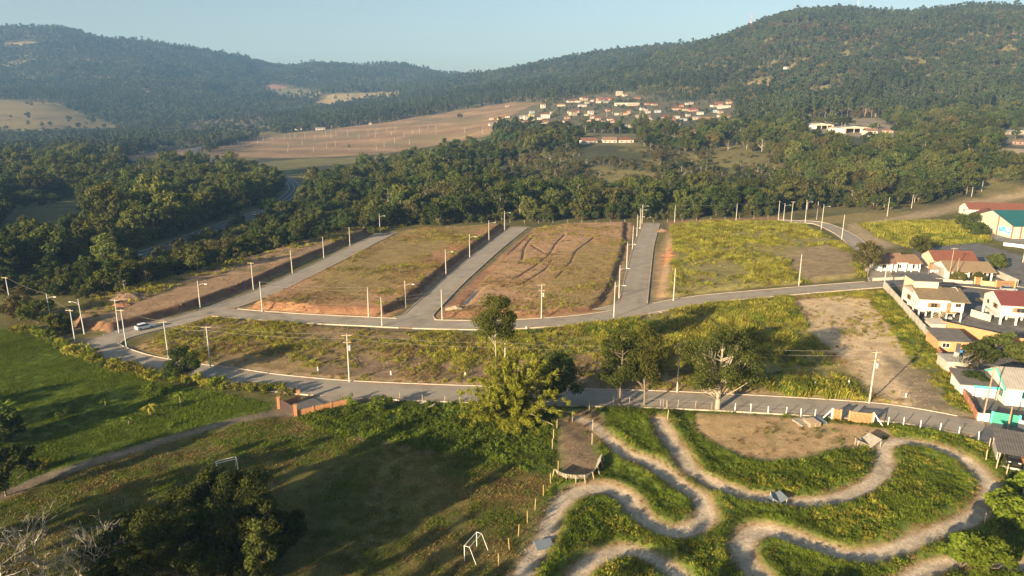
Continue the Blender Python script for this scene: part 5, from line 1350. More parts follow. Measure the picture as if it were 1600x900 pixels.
# poles of the far subdivision and village
FP = [(361.5, 234, 9), (379, 231.5, 9), (403, 227.5, 9.5), (391.5, 220, 8), (411.5, 220.5, 9), (425.5, 221.5, 6), (450.5, 230.5, 9.5), (444.5, 218.5, 8), (453.5, 219, 10), (472.5, 226.5, 9), (476.5, 216, 9), (461, 215, 7), (492.5, 219.5, 9), (510.5, 232.5, 7), (524, 229.5, 9.5), (509, 213, 8), (517.5, 215, 11), (525, 211.5, 8), (543, 213.5, 10),
      (561, 217, 8), (575.5, 212, 9), (586.5, 215, 12), (589.5, 209, 9), (604.5, 206, 6), (611.5, 211.5, 9), (631.5, 214, 9), (644.5, 210, 8), (655.5, 210, 11), (668.5, 202, 5), (681.5, 210, 15), (726.5, 208, 9), (753.5, 208.5, 10), (588, 235, 6), (600.5, 230.5, 10), (616.5, 223.5, 7), (618, 204, 7), (450, 239, 8), (490, 237, 8), (640, 226, 8)]
for i, (px, py, hp) in enumerate(FP):
    x, y, z, t = hit(px, py)
    pole('slim pale pole standing on the bare land of the far subdivision', x, y, max(6.5, round(hp * t / FPX)), 'plain', 0, 'pole', group='poles of the far subdivision')
for px, py, hp in [(825.5, 215, 16), (948, 184, 12), (957, 180, 10), (1000, 180, 14), (1434, 205, 12), (1371, 203, 10), (1314, 206, 14), (1319, 208, 14), (1564, 226, 16)]:
    x, y, z, t = hit(px, py)
    pole('slim pole standing among the village houses and trees', x, y, round(hp * t / FPX + 1), 'plain', 0, 'pole', group='poles of the village')
# lattice masts on the ridge
for px, py, hp, lab in [(1174, 36, 17, 'red and white lattice mast on the ridge above the village'), (1339, 24, 17, 'thin grey lattice mast on the ridge'), (1542, 22, 10, 'short thin mast at the end of the ridge')]:
    x, y, z, t = hit(px, py + 4) if False else (*PT(px, py, 1560)[:2], 0, 1560)
    z = gz(x, y); H = hp * t / FPX + 12
    o = thing('lattice_mast', lab, 'mast', (x, y, z))
    w0 = 1.6
    legs = [(a, b) for a in (-1, 1) for b in (-1, 1)]
    for a, b in legs: MB().tube([(a * w0, b * w0, -1), (a * .3, b * .3, H)], .12, 4).build('leg', M['red_paint' if 'red' in lab else 'grey_metal'], o)
    nb = 7
    for k in range(nb):
        z0, z1 = H * k / nb, H * (k + 1) / nb
        f0, f1 = w0 + (.3 - w0) * k / nb, w0 + (.3 - w0) * (k + 1) / nb
        mb = MB()
        for (a, b), (c, d) in zip([(-1, -1), (1, -1), (1, 1), (-1, 1)], [(1, -1), (1, 1), (-1, 1), (-1, -1)]): mb.tube([(a * f0, b * f0, z0), (c * f1, d * f1, z1)], .09, 3, False)
        mb.build('brace', M['white_paint' if k % 2 else ('red_paint' if 'red' in lab else 'grey_metal')], o)

# ------------------------------------------------------------------ houses
def gable_roof(o, x0, x1, y0, y1, z, rise, mat, axis='x', ov=.5, th=.14, name='roof'):
    """two sloping panels over a plan"""
    if axis == 'x':
        ym = (y0 + y1) / 2; k = rise / (ym - y0)
        for s in (-1, 1):
            ye = (y0 - ov) if s < 0 else (y1 + ov); ze = z - ov * k
            b = [(x0 - ov, ye, ze), (x1 + ov, ye, ze), (x1 + ov, ym, z + rise), (x0 - ov, ym, z + rise)]
            if s > 0: b = b[::-1]
            MB().hexa(b, [(p[0], p[1], p[2] + th) for p in b]).build(name, mat, o)
    else:
        xm = (x0 + x1) / 2; k = rise / (xm - x0)
        for s in (-1, 1):
            xe = (x0 - ov) if s < 0 else (x1 + ov); ze = z - ov * k
            b = [(xe, y0 - ov, ze), (xm, y0 - ov, z + rise), (xm, y1 + ov, z + rise), (xe, y1 + ov, ze)]
            if s > 0: b = b[::-1]
            MB().hexa(b, [(p[0], p[1], p[2] + th) for p in b]).build(name, mat, o)
def walls(o, x0, x1, y0, y1, z0, z1, mat, rise=0, axis='x', name='wall'):
    mb = MB().box(x0, x1, y0, y1, z0, z1)
    if rise:
        if axis == 'x':
            ym = (y0 + y1) / 2
            for x in (x0, x1 - .15): mb.add([(x, y0, z1), (x, y1, z1), (x, ym, z1 + rise), (x + .15, y0, z1), (x + .15, y1, z1), (x + .15, ym, z1 + rise)], [(0, 2, 1), (3, 4, 5), (0, 3, 5, 2), (1, 2, 5, 4)])
        else:
            xm = (x0 + x1) / 2
            for y in (y0, y1 - .15): mb.add([(x0, y, z1), (x1, y, z1), (xm, y, z1 + rise), (x0, y + .15, z1), (x1, y + .15, z1), (xm, y + .15, z1 + rise)], [(0, 1, 2), (3, 5, 4), (0, 2, 5, 3), (1, 4, 5, 2)])
    return mb.build(name, mat, o)
def hip_roof(o, x0, x1, y0, y1, z, rise, mat, ov=.5, name='roof'):
    a, b, c, d = x0 - ov, x1 + ov, y0 - ov, y1 + ov
    h = min(b - a, d - c) / 2 * .95; ym = (c + d) / 2
    if b - a >= d - c: r1, r2 = (a + h, ym, z + rise), (b - h, ym, z + rise)
    else: r1, r2 = ((a + b) / 2, c + h, z + rise), ((a + b) / 2, d - h, z + rise)
    v = [(a, c, z), (b, c, z), (b, d, z), (a, d, z), r1, r2, (a, c, z - .12), (b, c, z - .12), (b, d, z - .12), (a, d, z - .12)]
    f = [(0, 1, 5, 4), (1, 2, 5), (2, 3, 4, 5), (3, 0, 4)] if b - a >= d - c else [(0, 1, 4), (1, 2, 5, 4), (2, 3, 5), (3, 0, 4, 5)]
    f += [(0, 6, 7, 1), (1, 7, 8, 2), (2, 8, 9, 3), (3, 9, 6, 0), (6, 9, 8, 7)]
    return MB().add(v, f).build(name, mat, o)
def window(o, face, u, z, w, h, frame='white_paint', shut=None, plane=0.0, name='window'):
    """face: 'f' looks to -y at y = plane, 'l' looks to -x at x = plane"""
    def bx(a, b, c, d, d0, d1):
        return MB().box(a, b, plane - d1, plane + d0, c, d) if face == 'f' else MB().box(plane - d1, plane + d0, a, b, c, d)
    fr = bx(u, u + w, z, z + h, .02, .05).build(name, M[frame], o)
    mb = MB(); k = .09
    n = 2 if w > .9 else 1
    for i in range(n):
        a = u + k + i * (w - k) / n; b = u + (i + 1) * (w - k) / n
        bx(a, b, z + k, z + h - k, .0, .07).build('pane', M['glass'], fr)
    if shut:
        for a, b in ((u - w * .45, u - .02), (u + w + .02, u + w * 1.45)): bx(a, b, z, z + h, .02, .06).build('shutter', M[shut], fr)
    return fr
def door(o, face, u, z, w, h, mat='wood', plane=0.0):
    d = (MB().box(u, u + w, plane - .05, plane + .02, z, z + h) if face == 'f' else MB().box(plane - .05, plane + .02, u, u + w, z, z + h)).build('door', M[mat], o)
    (MB().box(u + w * .85, u + w * .92, plane - .12, plane - .05, z + h * .48, z + h * .52) if face == 'f' else MB().box(plane - .12, plane - .05, u + w * .85, u + w * .92, z + h * .48, z + h * .52)).build('handle', M['grey_metal'], d)
    return d

# white house on stilts
x, y = P(1433, 500); o = thing('stilt_house', 'white two-level house on stilts with brown shutters and outside stair', 'house', (x, y, gz(x, y)), R(-11))
walls(o, 0, 10.2, 0, 12.5, 2.6, 5.6, M['wall_white'], 2.0)
for cx in (.15, 3.3, 6.6, 9.9):
    for cy in (.15, 4, 8, 12.2): MB().box(cx - .15, cx + .15, cy - .15, cy + .15, -.1, 2.6).build('pillar', M['wall_white'], o)
walls(o, .3, 9.8, 8.3, 8.5, 0, 2.6, M['wall_concrete'], name='back_wall')
gable_roof(o, 0, 6.4, 0, 12.5, 5.6, 2.0, M['roof_olive'], ov=.35)
gable_roof(o, 7.2, 10.6, -.6, 12.5, 5.45, 1.85, M['roof_olive'], ov=.55)
MB().box(6.55, 6.75, -.4, 6.3, 5.6, 5.7).build('gutter', M['dark_metal'], o)
walls(o, .0, 5.6, 5.0, 12.3, 5.6, 9.0, M['wall_cream'], name='roof_room')
MB().box(-.3, 6.1, 4.7, 12.7, 9.0, 9.15).build('flat_roof', M['roof_dark'], o)
window(o, 'f', 2.6, 3.5, 1.5, 1.2, 'wood', 'wood'); door(o, 'f', 6.3, 2.6, 1.0, 2.3); window(o, 'f', 8.2, 3.9, 1.3, .9, 'wood')
window(o, 'l', 6.6, 3.5, 1.5, 1.3, 'wood', 'wood'); window(o, 'l', 3.6, 3.8, .5, .6, 'grey_metal'); window(o, 'l', 2.2, 3.8, .5, .6, 'grey_metal')
MB().box(5.9, 8.0, -1.5, 0, 2.45, 2.6).build('landing', M['wood_pale'], o)
for k in range(10): MB().box(2.9 + k * .3, 3.25 + k * .3, -1.5, -.4, .2 + k * .25, .28 + k * .25).build('step', M['wood_pale'], o)
for yy in (-1.5, -.45): MB().tube([(2.8, yy, 1.0), (5.9, yy, 3.5), (8.0, yy, 3.5)], .06, 5).build('handrail', M['wood_pale'], o)
for q in (2.8, 4.4, 5.9, 7.0, 8.0): MB().tube([(q, -1.5, min(2.5, max(0, (q - 2.8) * .82))), (q, -1.5, min(3.5, 1 + (q - 2.8) * .82))], .05, 5).build('baluster', M['wood_pale'], o)

# tiled bungalow at the bend
x, y = P(1376, 425); o = thing('tiled_bungalow', 'white bungalow with weathered brown tiled roof and porch columns', 'house', (x, y, gz(x, y)), R(0))
walls(o, 0, 13, 1.6, 9.5, 0, 3.0, M['wall_white'], 1.9)
gable_roof(o, -.6, 4.4, 0, 9.5, 3.0, 1.9, M['roof_brown'], ov=.3); gable_roof(o, 4.9, 8.4, 1.2, 9.5, 3.25, 2.1, M['roof_brown'], ov=.3); gable_roof(o, 9.0, 13.2, 0, 9.5, 3.0, 1.9, M['roof_brown'], ov=.3)
for cx in (.2, 3.6, 5.2, 8.2, 10.2, 12.8): MB().box(cx - .14, cx + .14, .1, .4, 0, 2.95).build('column', M['white_paint'], o)
for a, b in ((.4, 3.4), (10.4, 12.6)):
    for z in (.5, .9): MB().box(a, b, .2, .3, z, z + .1).build('railing', M['white_paint'], o)
window(o, 'f', 1.2, 1.0, 1.5, 1.3, plane=1.6); door(o, 'f', 4.2, 0, 1.1, 2.2, 'white_paint', 1.6); window(o, 'f', 6.0, 1.0, 1.5, 1.3, plane=1.6); door(o, 'f', 8.8, 0, 1.0, 2.2, 'white_paint', 1.6); window(o, 'f', 10.6, 1.0, 1.4, 1.3, plane=1.6)
bx_ = MB(); bx_.tube([(0, 0, 0), (0, 0, .9), (0, 0, 1.0)], [.65, .7, .3], 14)
tk = bx_.build('water_tank', M['white_paint']); tk.location = (x + 3.0, y + 11.0, 3.0); tag(tk, 'round white water tank behind the tiled bungalow', 'water tank')
st = MB()
for a in (-.5, .5):
    for b in (-.5, .5): st.tube([(a, b, -3), (a, b, 0)], .06, 5)
st.box(-.75, .75, -.75, .75, -.1, -.01)
q = st.build('tank_stand', M['wood_grey'], tk)

# beige house and the red-roofed one behind it
x, y = P(1481, 437); o = thing('beige_house', 'house with wide beige tiled roof and white porch columns', 'house', (x, y, gz(x, y)), R(-8))
walls(o, 0, 13, 3.0, 11, 0, 2.9, M['wall_white'], 0); walls(o, 0, .2, 0, 11, 0, 2.9, M['wall_white'], name='side_wall')
gable_roof(o, 0, 13, 0, 11, 2.9, 2.0, M['roof_tan'], ov=.6); MB().add([(0, 0, 2.9), (0, 11, 2.9), (0, 5.5, 4.9), (.15, 0, 2.9), (.15, 11, 2.9), (.15, 5.5, 4.9)], [(0, 2, 1), (3, 4, 5), (0, 3, 5, 2), (1, 2, 5, 4)]).build('gable', M['wall_white'], o)
for cx in (1.2, 3.2, 6.0, 8.4, 10.0, 12.6): MB().box(cx - .2, cx + .2, .2, .6, 0, 2.75).build('column', M['wall_white'], o)
for u in (2.0, 7.0, 11.0): window(o, 'f', u, 1.0, 1.4, 1.2, 'wood', plane=3.0)
door(o, 'f', 4.6, 0, 1.0, 2.1, plane=3.0)
x, y = x + 2.6, y + 12.0; o = thing('red_roof_house', 'house with broad red tiled roof behind the beige one', 'house', (x, y, gz(x, y)), R(-8))
walls(o, 0, 13, 0, 10, 0, 3.6, M['wall_cream'], 2.4); gable_roof(o, 0, 13, 0, 10, 3.6, 2.4, M['roof_red'], ov=.4)
window(o, 'l', 2, 1.3, 1.2, 1.1); window(o, 'f', 3, 1.2, 1.3, 1.1); door(o, 'f', 8, 0, 1, 2.1)

# white house with maroon roof at the edge of the picture
x, y = P(1561, 507); o = thing('maroon_roof_house', 'white house on columns with dark red roof at the picture edge', 'house', (x, y, gz(x, y)), R(-14))
walls(o, 0, 11, 0, 11, 2.3, 5.2, M['wall_white'], 2.2); gable_roof(o, 0, 11, 0, 11, 5.2, 2.2, M['roof_maroon'], ov=.5)
for cx in (.2, 3.6, 7, 10.8):
    for cy in (.2, 5.5, 10.8): MB().box(cx - .2, cx + .2, cy - .2, cy + .2, -.1, 2.3).build('pillar', M['wall_white'], o)
walls(o, .4, 10.6, 7, 7.2, 0, 2.3, M['wall_concrete'], name='back_wall')
window(o, 'f', 3.2, 3.3, 1.8, 1.2, 'wood', 'wood'); window(o, 'f', 7.6, 3.3, 1.4, 1.2, 'wood'); window(o, 'l', 3, 3.3, 1.4, 1.2, 'wood', 'wood'); window(o, 'l', 7.5, 3.3, 1.2, 1.1, 'wood')
MB().box(-1.3, 0, 0, 6, 2.2, 2.35).build('balcony', M['wall_white'], o)
for k in range(7): MB().tube([(-1.25, k, 2.35), (-1.25, k, 3.3)], .04, 4).build('baluster', M['grey_metal'], o)

# small orange house in the corner of the wall
x, y = P(1464, 549); o = thing('orange_annex', 'small orange-walled annex with dark sheet roof at the wall corner', 'house', (x, y, gz(x, y)), R(-9))
walls(o, 0, 6.2, 0, 6.2, 0, 2.5, M['wall_orange'])
MB().hexa([(-.3, -.5, 2.45), (6.8, -.5, 2.45), (6.8, 6.6, 3.3), (-.3, 6.6, 3.3)], [(-.3, -.5, 2.57), (6.8, -.5, 2.57), (6.8, 6.6, 3.42), (-.3, 6.6, 3.42)]).build('roof', M['roof_dark'], o)
window(o, 'f', .8, .9, 1.6, 1.1); door(o, 'f', 3.7, 0, .9, 2.05, 'dark_metal')
x, y = P(1444, 518); o = thing('white_lean_to', 'low lean-to with pale sheet roof against the concrete wall', 'shed', (x + 1, y - .5, gz(x, y)), R(-9))
walls(o, 0, 3.4, 0, 3.4, 0, 2.0, M['wall_concrete']); MB().hexa([(-.2, -.3, 2.0), (3.7, -.3, 2.0), (3.7, 3.6, 2.4), (-.2, 3.6, 2.4)], [(-.2, -.3, 2.1), (3.7, -.3, 2.1), (3.7, 3.6, 2.5), (-.2, 3.6, 2.5)]).build('roof', M['roof_cream'], o)
x, y = P(1478, 583); o = thing('concrete_shed', 'bare concrete shed with flat grey roof inside the brick fence', 'shed', (x, y, gz(x, y)), R(-9))
walls(o, 0, 3.8, 0, 4.6, 0, 2.2, M['wall_concrete']); MB().box(-.25, 4.1, -.25, 4.9, 2.2, 2.35).build('roof', M['wall_concrete'], o); door(o, 'f', 1.2, 0, .9, 1.9, 'wood_grey')
MB().tube([(0, 0, 0), (0, 0, .9)], .5, 12).build('tank', M['wall_concrete'], o).location = (3.0, 3.4, 2.36)

# teal and white house
x, y = P(1569, 633); o = thing('teal_house', 'white house with teal trim and grey corrugated roof beside the teal gate', 'house', (x, y, gz(x, y)), R(-14))
walls(o, 0, 13, 0, 9, 0, 3.4, M['wall_white'], 2.3); gable_roof(o, 0, 13, 0, 9, 3.4, 2.3, M['roof_grey'], ov=.35)
MB().add([(-.45, -.3, 3.1), (-.45, 9.3, 3.1), (-.45, 4.5, 5.72), (-.45, -.3, 2.75), (-.45, 9.3, 2.75), (-.45, 4.5, 5.3), (-.36, -.3, 3.1), (-.36, 9.3, 3.1), (-.36, 4.5, 5.72), (-.36, -.3, 2.75), (-.36, 9.3, 2.75), (-.36, 4.5, 5.3)], [(0, 2, 5, 3), (2, 1, 4, 5), (6, 9, 11, 8), (8, 11, 10, 7), (0, 6, 8, 2), (1, 2, 8, 7), (3, 5, 11, 9), (4, 10, 11, 5)]).build('gable_trim', M['teal'], o)
window(o, 'f', 2.4, 1.5, 1.9, 1.4, 'teal'); window(o, 'l', 1.2, 1.0, 1.4, 1.5, 'teal'); window(o, 'f', 7, 1.5, 1.6, 1.4, 'teal')
MB().tube([(0, 0, 0), (0, -.12, 0)], .6, 18).build('satellite_dish', M['wall_white'], o).location = (1.2, -.25, 2.1)
walls(o, -6.2, -.3, 3.0, 8.2, 0, 2.5, M['wall_white'], name='wing_wall')
MB().hexa([(-6.8, 2.0, 2.45), (-.3, 2.0, 2.45), (-.3, 8.6, 3.3), (-6.8, 8.6, 3.3)], [(-6.8, 2.0, 2.57), (-.3, 2.0, 2.57), (-.3, 8.6, 3.42), (-6.8, 8.6, 3.42)]).build('wing_roof', M['roof_dark'], o)
MB().box(-4.6, -.3, 1.9, 1.98, 2.1, 2.6).build('fascia', M['teal'], o)
for cx in (-4.4, -2.6, -.6): MB().box(cx - .15, cx + .15, 2.05, 2.35, 0, 2.45).build('column', M['wall_white'], o)
# front wall and gate of that house
def wall_run(name, label, a, b, h, mat, th=.16, cat='wall', capmat=None, z0=-.2):
    (ax, ay), (bx2, by) = a, b
    L = math.hypot(bx2 - ax, by - ay); o = thing(name, label, cat, (ax, ay, 0), math.atan2(by - ay, bx2 - ax))
    n = max(1, int(L / 3))
    for k in range(n):
        s0, s1 = L * k / n, L * (k + 1) / n
        g = min(gz(ax + (bx2 - ax) * s / L, ay + (by - ay) * s / L) for s in (s0, s1)); hh = h + rng.normal() * .01
        MB().box(s0 + .12, s1 - .12, -th / 2, th / 2, g + z0, g + hh).build('panel', M[mat], o)
        MB().box(s0 - .12, s0 + .12, -th / 2 - .05, th / 2 + .05, g + z0, g + hh + .05).build('pier', M[capmat or mat], o)
    return o
wall_run('boundary_wall', 'long pale concrete wall between the sandy ground and the white house', P(1381, 451), P(1466, 548), 2.2, 'wall_concrete')
wall_run('brick_fence', 'reddish brick fence along the grass strip down to the teal gate', P(1465, 552), P(1526, 655), 1.4, 'wall_brick')
wall_run('brick_wall', 'long orange brick wall below the white house', P(1470, 517), P(1625, 552), 2.5, 'brick_orange')
wall_run('front_wall', 'white front wall of the teal house beside the pole', P(1528, 657), P(1546, 658), 1.5, 'wall_white')
wall_run('front_wall', 'white front wall at the far side of the teal gate', P(1592, 668), P(1640, 684), 1.5, 'wall_white')
wall_run('garden_wall', 'sunlit bare wall between the white and the maroon-roofed house', P(1517, 494), P(1548, 503), 1.8, 'wall_concrete')
wall_run('garden_wall', 'pale wall beside the beige house, behind the brown gate', P(1548, 428), P(1590, 447), 2.0, 'wall_concrete')
wall_run('low_wall', 'pale low front wall of the tiled bungalow', P(1364, 439), P(1413, 437), 1.1, 'wall_concrete')
wall_run('low_wall', 'cream low front wall of the beige house', P(1474, 441), P(1520, 444), 1.0, 'wall_cream')
wall_run('low_wall', 'yellow low wall section beside the brown sliding gate', P(1533, 446), P(1554, 448), 1.5, 'wall_yellow')
wall_run('brick_side_wall', 'brick side wall between the bungalow and the beige house', P(1444, 415), P(1468, 430), 2.4, 'brick_orange')
def slat_gate(name, label, a, b, h, n, mat, frame, horizontal=True, z0=.1):
    (ax, ay), (bx2, by) = a, b
    L = math.hypot(bx2 - ax, by - ay); o = thing(name, label, 'gate', (ax, ay, gz(ax, ay)), math.atan2(by - ay, bx2 - ax))
    for q in (0, L): MB().box(q - .15, q + .15, -.15, .15, -.1, h + .15).build('post', M[frame], o)
    for k in range(n):
        if horizontal:
            s = h / n; MB().box(.16, L - .16, -.03, .03, z0 + k * s, z0 + (k + .82) * s).build('slat', M[mat], o)
        else:
            s = (L - .3) / n; MB().box(.15 + k * s, .15 + (k + .6) * s, -.03, .03, z0, h).build('slat', M[mat], o)
    if not horizontal:
        for z in (z0 + .2, h - .25): MB().box(.15, L - .15, .035, .08, z, z + .12).build('rail', M[mat], o)
    return o
slat_gate('teal_gate', 'wide teal slatted gate in the white front wall', P(1548, 660), P(1591, 667), 2.0, 7, 'teal_dark', 'teal')
slat_gate('brown_gate', 'brown sliding gate of the beige house', P(1555, 449), P(1585, 450), 2.1, 5, 'wood', 'wall_yellow')
slat_gate('brown_gate', 'narrow brown gate between yellow posts', P(1522, 444), P(1532, 445), 2.2, 5, 'wood', 'wall_yellow')

# open shed with a dark sheet roof
x, y = P(1559, 727); o = thing('open_shed', 'open carport shed with dark corrugated roof at the picture edge', 'shed', (x, y, gz(x, y)), R(-28))
w_, d_ = 6.4, 6.2
for cx in (0, w_ / 2, w_):
    for cy in (0, d_): MB().tube([(cx, cy, -.2), (cx, cy, 2.5 + .09 * cy)], .11, 6).build('post', M['wood_grey'], o)
for k in range(9):
    a = -.5 + k * (w_ + 1) / 9; b = -.5 + (k + 1.06) * (w_ + 1) / 9; dz = .02 * (k % 2)
    MB().hexa([(a, -.9, 2.46 + dz), (b, -.9, 2.46 + dz), (b, d_ + .6, 3.2 + dz), (a, d_ + .6, 3.2 + dz)], [(a, -.9, 2.5 + dz), (b, -.9, 2.5 + dz), (b, d_ + .6, 3.24 + dz), (a, d_ + .6, 3.24 + dz)]).build('roof_sheet', M['roof_dark'], o)
walls(o, -.1, .05, 1.5, d_ - .5, 0, 1.5, M['wall_concrete'], name='side_wall'); walls(o, .2, w_, d_ - .1, d_ + .05, 0, 2.6, M['wood_grey'], name='back_wall')
MB().box(.2, w_, -.5, -.3, -.05, .25).build('step', M['wall_concrete'], o)

# school with gymnasium
A, B = Vector((*P(1546, 364), 0)), Vector((*P(1581, 373), 0))
ang = math.atan2(B.y - A.y, B.x - A.x); L = (B - A).length
o = thing('gymnasium', 'white gymnasium with teal sheet roof, red pilasters and blue mural', 'gymnasium', (A.x, A.y, gz(A.x, A.y)), ang)
walls(o, -L, L, 0, 34, 0, 5.2, M['wall_cream'], 4.6, 'y'); gable_roof(o, -L, L, 0, 34, 5.2, 4.6, M['roof_teal'], 'y', .5, name='roof')
for u, h in ((L * .32, 8.1), (L * .97, 5.2)): MB().box(u - .25, u + .25, -.2, .02, 0, h).build('pilaster', M['red_paint'], o)
MB().box(L * .36, L * .93, -.06, .02, 1.9, 4.0).build('mural', M['mural'], o); MB().box(L * .36, L * .93, -.05, .02, .9, 1.8).build('mural_base', M['wall_white'], o)
for k in range(5):
    q = MB().box(L - .02, L + .15, 3 + k * 6, 3.5 + k * 6, 0, 5.2).build('pilaster', M['red_paint'], o)
    MB().box(L - .02, L + .08, 4.6 + k * 6, 7.6 + k * 6, 2.4, 4.2).build('window', M['glass'], o)
x, y = P(1513, 338); o = thing('school_building', 'long school building with red tiled roof and white gable behind the gymnasium', 'school', (x, y, gz(x, y)), R(-12))
walls(o, 0, 60, 0, 12, 0, 3.6, M['wall_white'], 2.6); gable_roof(o, 0, 60, 0, 12, 3.6, 2.6, M['roof_red'], 'x', .5)
for u in range(5, 58, 5): window(o, 'f', u, 1.6, 1.8, 1.4)
window(o, 'l', 5, 1.6, 1.6, 1.4)
x, y = P(1521, 352); o = thing('school_wing', 'lower school wing with red tiled roof beside the gymnasium wall', 'school', (x, y, gz(x, y)), R(-30))
walls(o, 0, 11, 0, 16, 0, 3.8, M['wall_white'], 2.6, 'y'); gable_roof(o, 0, 11, 0, 16, 3.8, 2.6, M['roof_red'], 'y', .6)
for u in (1.5, 5, 8): window(o, 'f', u, 1.3, 1.5, 1.3)
for u in (2, 7, 12): window(o, 'l', u, 1.3, 1.6, 1.3)
wall_run('school_fence', 'white rail fence below the school yard', P(1568, 384), P(1640, 392), 1.2, 'white_paint', .06)

# gateway of brick at the lawn
pa, pb, pc, pd = P(436, 637), P(462, 650), P(467, 626), P(545, 633)
for q, nm in ((pa, 'brick gate pillar on the lawn side of the gateway'), (pb, 'brick gate pillar nearest the football field'), (pc, 'brick gate pillar next to the lower road')):
    o = thing('gate_pillar', nm, 'pillar', (*q, gz(*q)), R(20))
    for k in range(9):
        e = .28 + .012 * (k % 2); MB().box(-e, e, -e, e, -.15 + k * .245, .085 + k * .245).build('brick_course', M['brick_orange'], o)
    MB().box(-.36, .36, -.36, .36, 2.06, 2.2).build('cap', M['brick_orange'], o)
wall_run('gateway_wall', 'low brick wall of the gateway on its lawn side', pa, pc, 1.1, 'wall_brick')
wall_run('gateway_wall', 'long low brick wall of the gateway beside the slope', pb, pd, 1.1, 'brick_orange')

# ------------------------------------------------------------------ village and scattered far houses
VW = {'cream': 'wall_cream', 'white': 'wall_white', 'yellow': 'wall_yellow', 'lemon': 'wall_lemon', 'orange': 'wall_orange', 'pink': 'wall_pink', 'blue': 'wall_blue', 'brick': 'wall_brick'}
PLACE = lambda px, py: ('on the wooded hillside' if py < 140 and px > 1100 else 'on the hill across the valley' if py < 150 and px < 700 else 'behind the far subdivision' if px < 700 else 'at the woods edge below the village' if py > 200 and px < 1200 else 'beside the warehouses' if 1300 < px < 1450 else 'at the edge of the picture among trees' if px > 1500 else
                        'in the village next to the subdivision' if px < 870 else 'in the middle of the village' if px < 1030 else 'in the village below the hill')
VC = {'cream': (.36, .30, .22), 'white': (.44, .41, .36), 'yellow': (.40, .31, .16), 'lemon': (.46, .44, .14), 'orange': (.38, .22, .12), 'pink': (.34, .22, .18), 'blue': (.28, .34, .38), 'brick': (.28, .14, .09)}
MV = {k_: plain('weathered_%s_wall' % k_, v_, .9, .15, .8, grime=.3) for k_, v_ in VC.items()}
for (px, py, wp, wc, rc, st), (x, y, z, t) in zip(VILLAGE, VH):
    w = max(5.0, wp * t / FPX * .88); d = min(w * .8, 9.0); h = 2.9 * st
    sz = 'small' if w < 8.5 else ('large' if w > 17 else 'medium')
    o = thing('village_house', '%s %s%s house with %s roof %s' % (sz, wc, {1: '', 2: ' two-storey', 3: ' three-storey'}[st], rc, PLACE(px, py)), 'house', (x, y, z - .4), R(random.uniform(-14, 22)), 'houses of the far village')
    walls(o, -w / 2, w / 2, 0, d, -1.5, h, MV[wc])
    if (px + py) % 3 < 2 or rc in ('grey', 'cream', 'blue'):
        gable_roof(o, -w / 2, w / 2, 0, d, h, d * (.16 if rc in ('grey', 'cream', 'blue') else .24), M['roof_' + rc], 'x', .5, .16)
    else: hip_roof(o, -w / 2, w / 2, 0, d, h, d * .24, M['roof_' + rc])
    nw = max(2, int(w / 4))
    for s in range(st):
        for k in range(nw):
            u = -w / 2 + w * (k + .5) / nw
            if s == 0 and k == nw // 2: MB().box(u - .5, u + .5, -.06, .02, 0, 2.1).build('door', M['wood'], o)
            else: MB().box(u - .6, u + .6, -.05, .02, .9 + s * 2.9, 2.1 + s * 2.9).build('window', M['glass'], o)
    MB().box(-w / 2 - .06, -w / 2 + .02, d * .4, d * .4 + 1.2, .9, 2.1).build('window', M['glass'], o)
for (px, py, wp), lab in zip(WORKS, ('open-fronted warehouse with pale curved sheet roof above the woods', 'large cream warehouse with dark open bays above the woods')):
    x, y, z, t = hit(px, py); w = wp * t / FPX; d = 16
    o = thing('warehouse', lab, 'warehouse', (x, y, z - .5), R(4))
    for cx in np.linspace(-w / 2, w / 2, 5): MB().box(cx - .25, cx + .25, -.25, .25, -2, 5.0).build('column', M['wall_cream'], o)
    walls(o, -w / 2, w / 2, d - .2, d, -2, 5.2, M['wall_cream'], name='back_wall'); walls(o, w / 2 - .2, w / 2, 0, d, -2, 5.2, M['wall_cream'], name='side_wall'); walls(o, -w / 2, -w / 2 + .2, 0, d, -2, 5.2, M['wall_white'], name='side_wall')
    if wp > 40:
        walls(o, -w / 2 + .3, -w * .28, -.1, .1, -2, 4.6, M['wall_white'], name='front_panel'); walls(o, w * .18, w / 2 - .3, -.1, .1, -2, 4.6, M['wall_white'], name='front_panel')
    else: walls(o, -w / 2 + .3, -w * .2, -.1, .1, -2, 4.6, M['wall_white'], name='front_panel')
    gable_roof(o, -w / 2, w / 2, 0, d, 5.1, 1.6, M['roof_cream' if wp < 40 else 'roof_grey'], 'y', .4, .2); walls(o, -w / 2, w / 2, -.08, .08, 4.6, 5.2, M['wall_cream'], 1.55, 'y', name='front_gable')
for (px, py, wp), lab in zip(SHED_HALLS, ('long low grey hall at the top of the village', 'shorter low pinkish hall at the top of the village')):
    x, y, z, t = hit(px, py); w = wp * t / FPX
    o = thing('long_hall', lab, 'hall', (x, y, z - .4), 0)
    walls(o, -w / 2, w / 2, 0, 9, -1, 4, M['wall_concrete' if wp > 20 else 'wall_pink']); gable_roof(o, -w / 2, w / 2, 0, 9, 4, 1.0, M['roof_grey'], 'x', .3)
    for k in range(5): MB().box(-w * .4 + k * w * .2 - .8, -w * .4 + k * w * .2 + .8, -.05, .02, 1.6, 2.8).build('window', M['glass'], o)

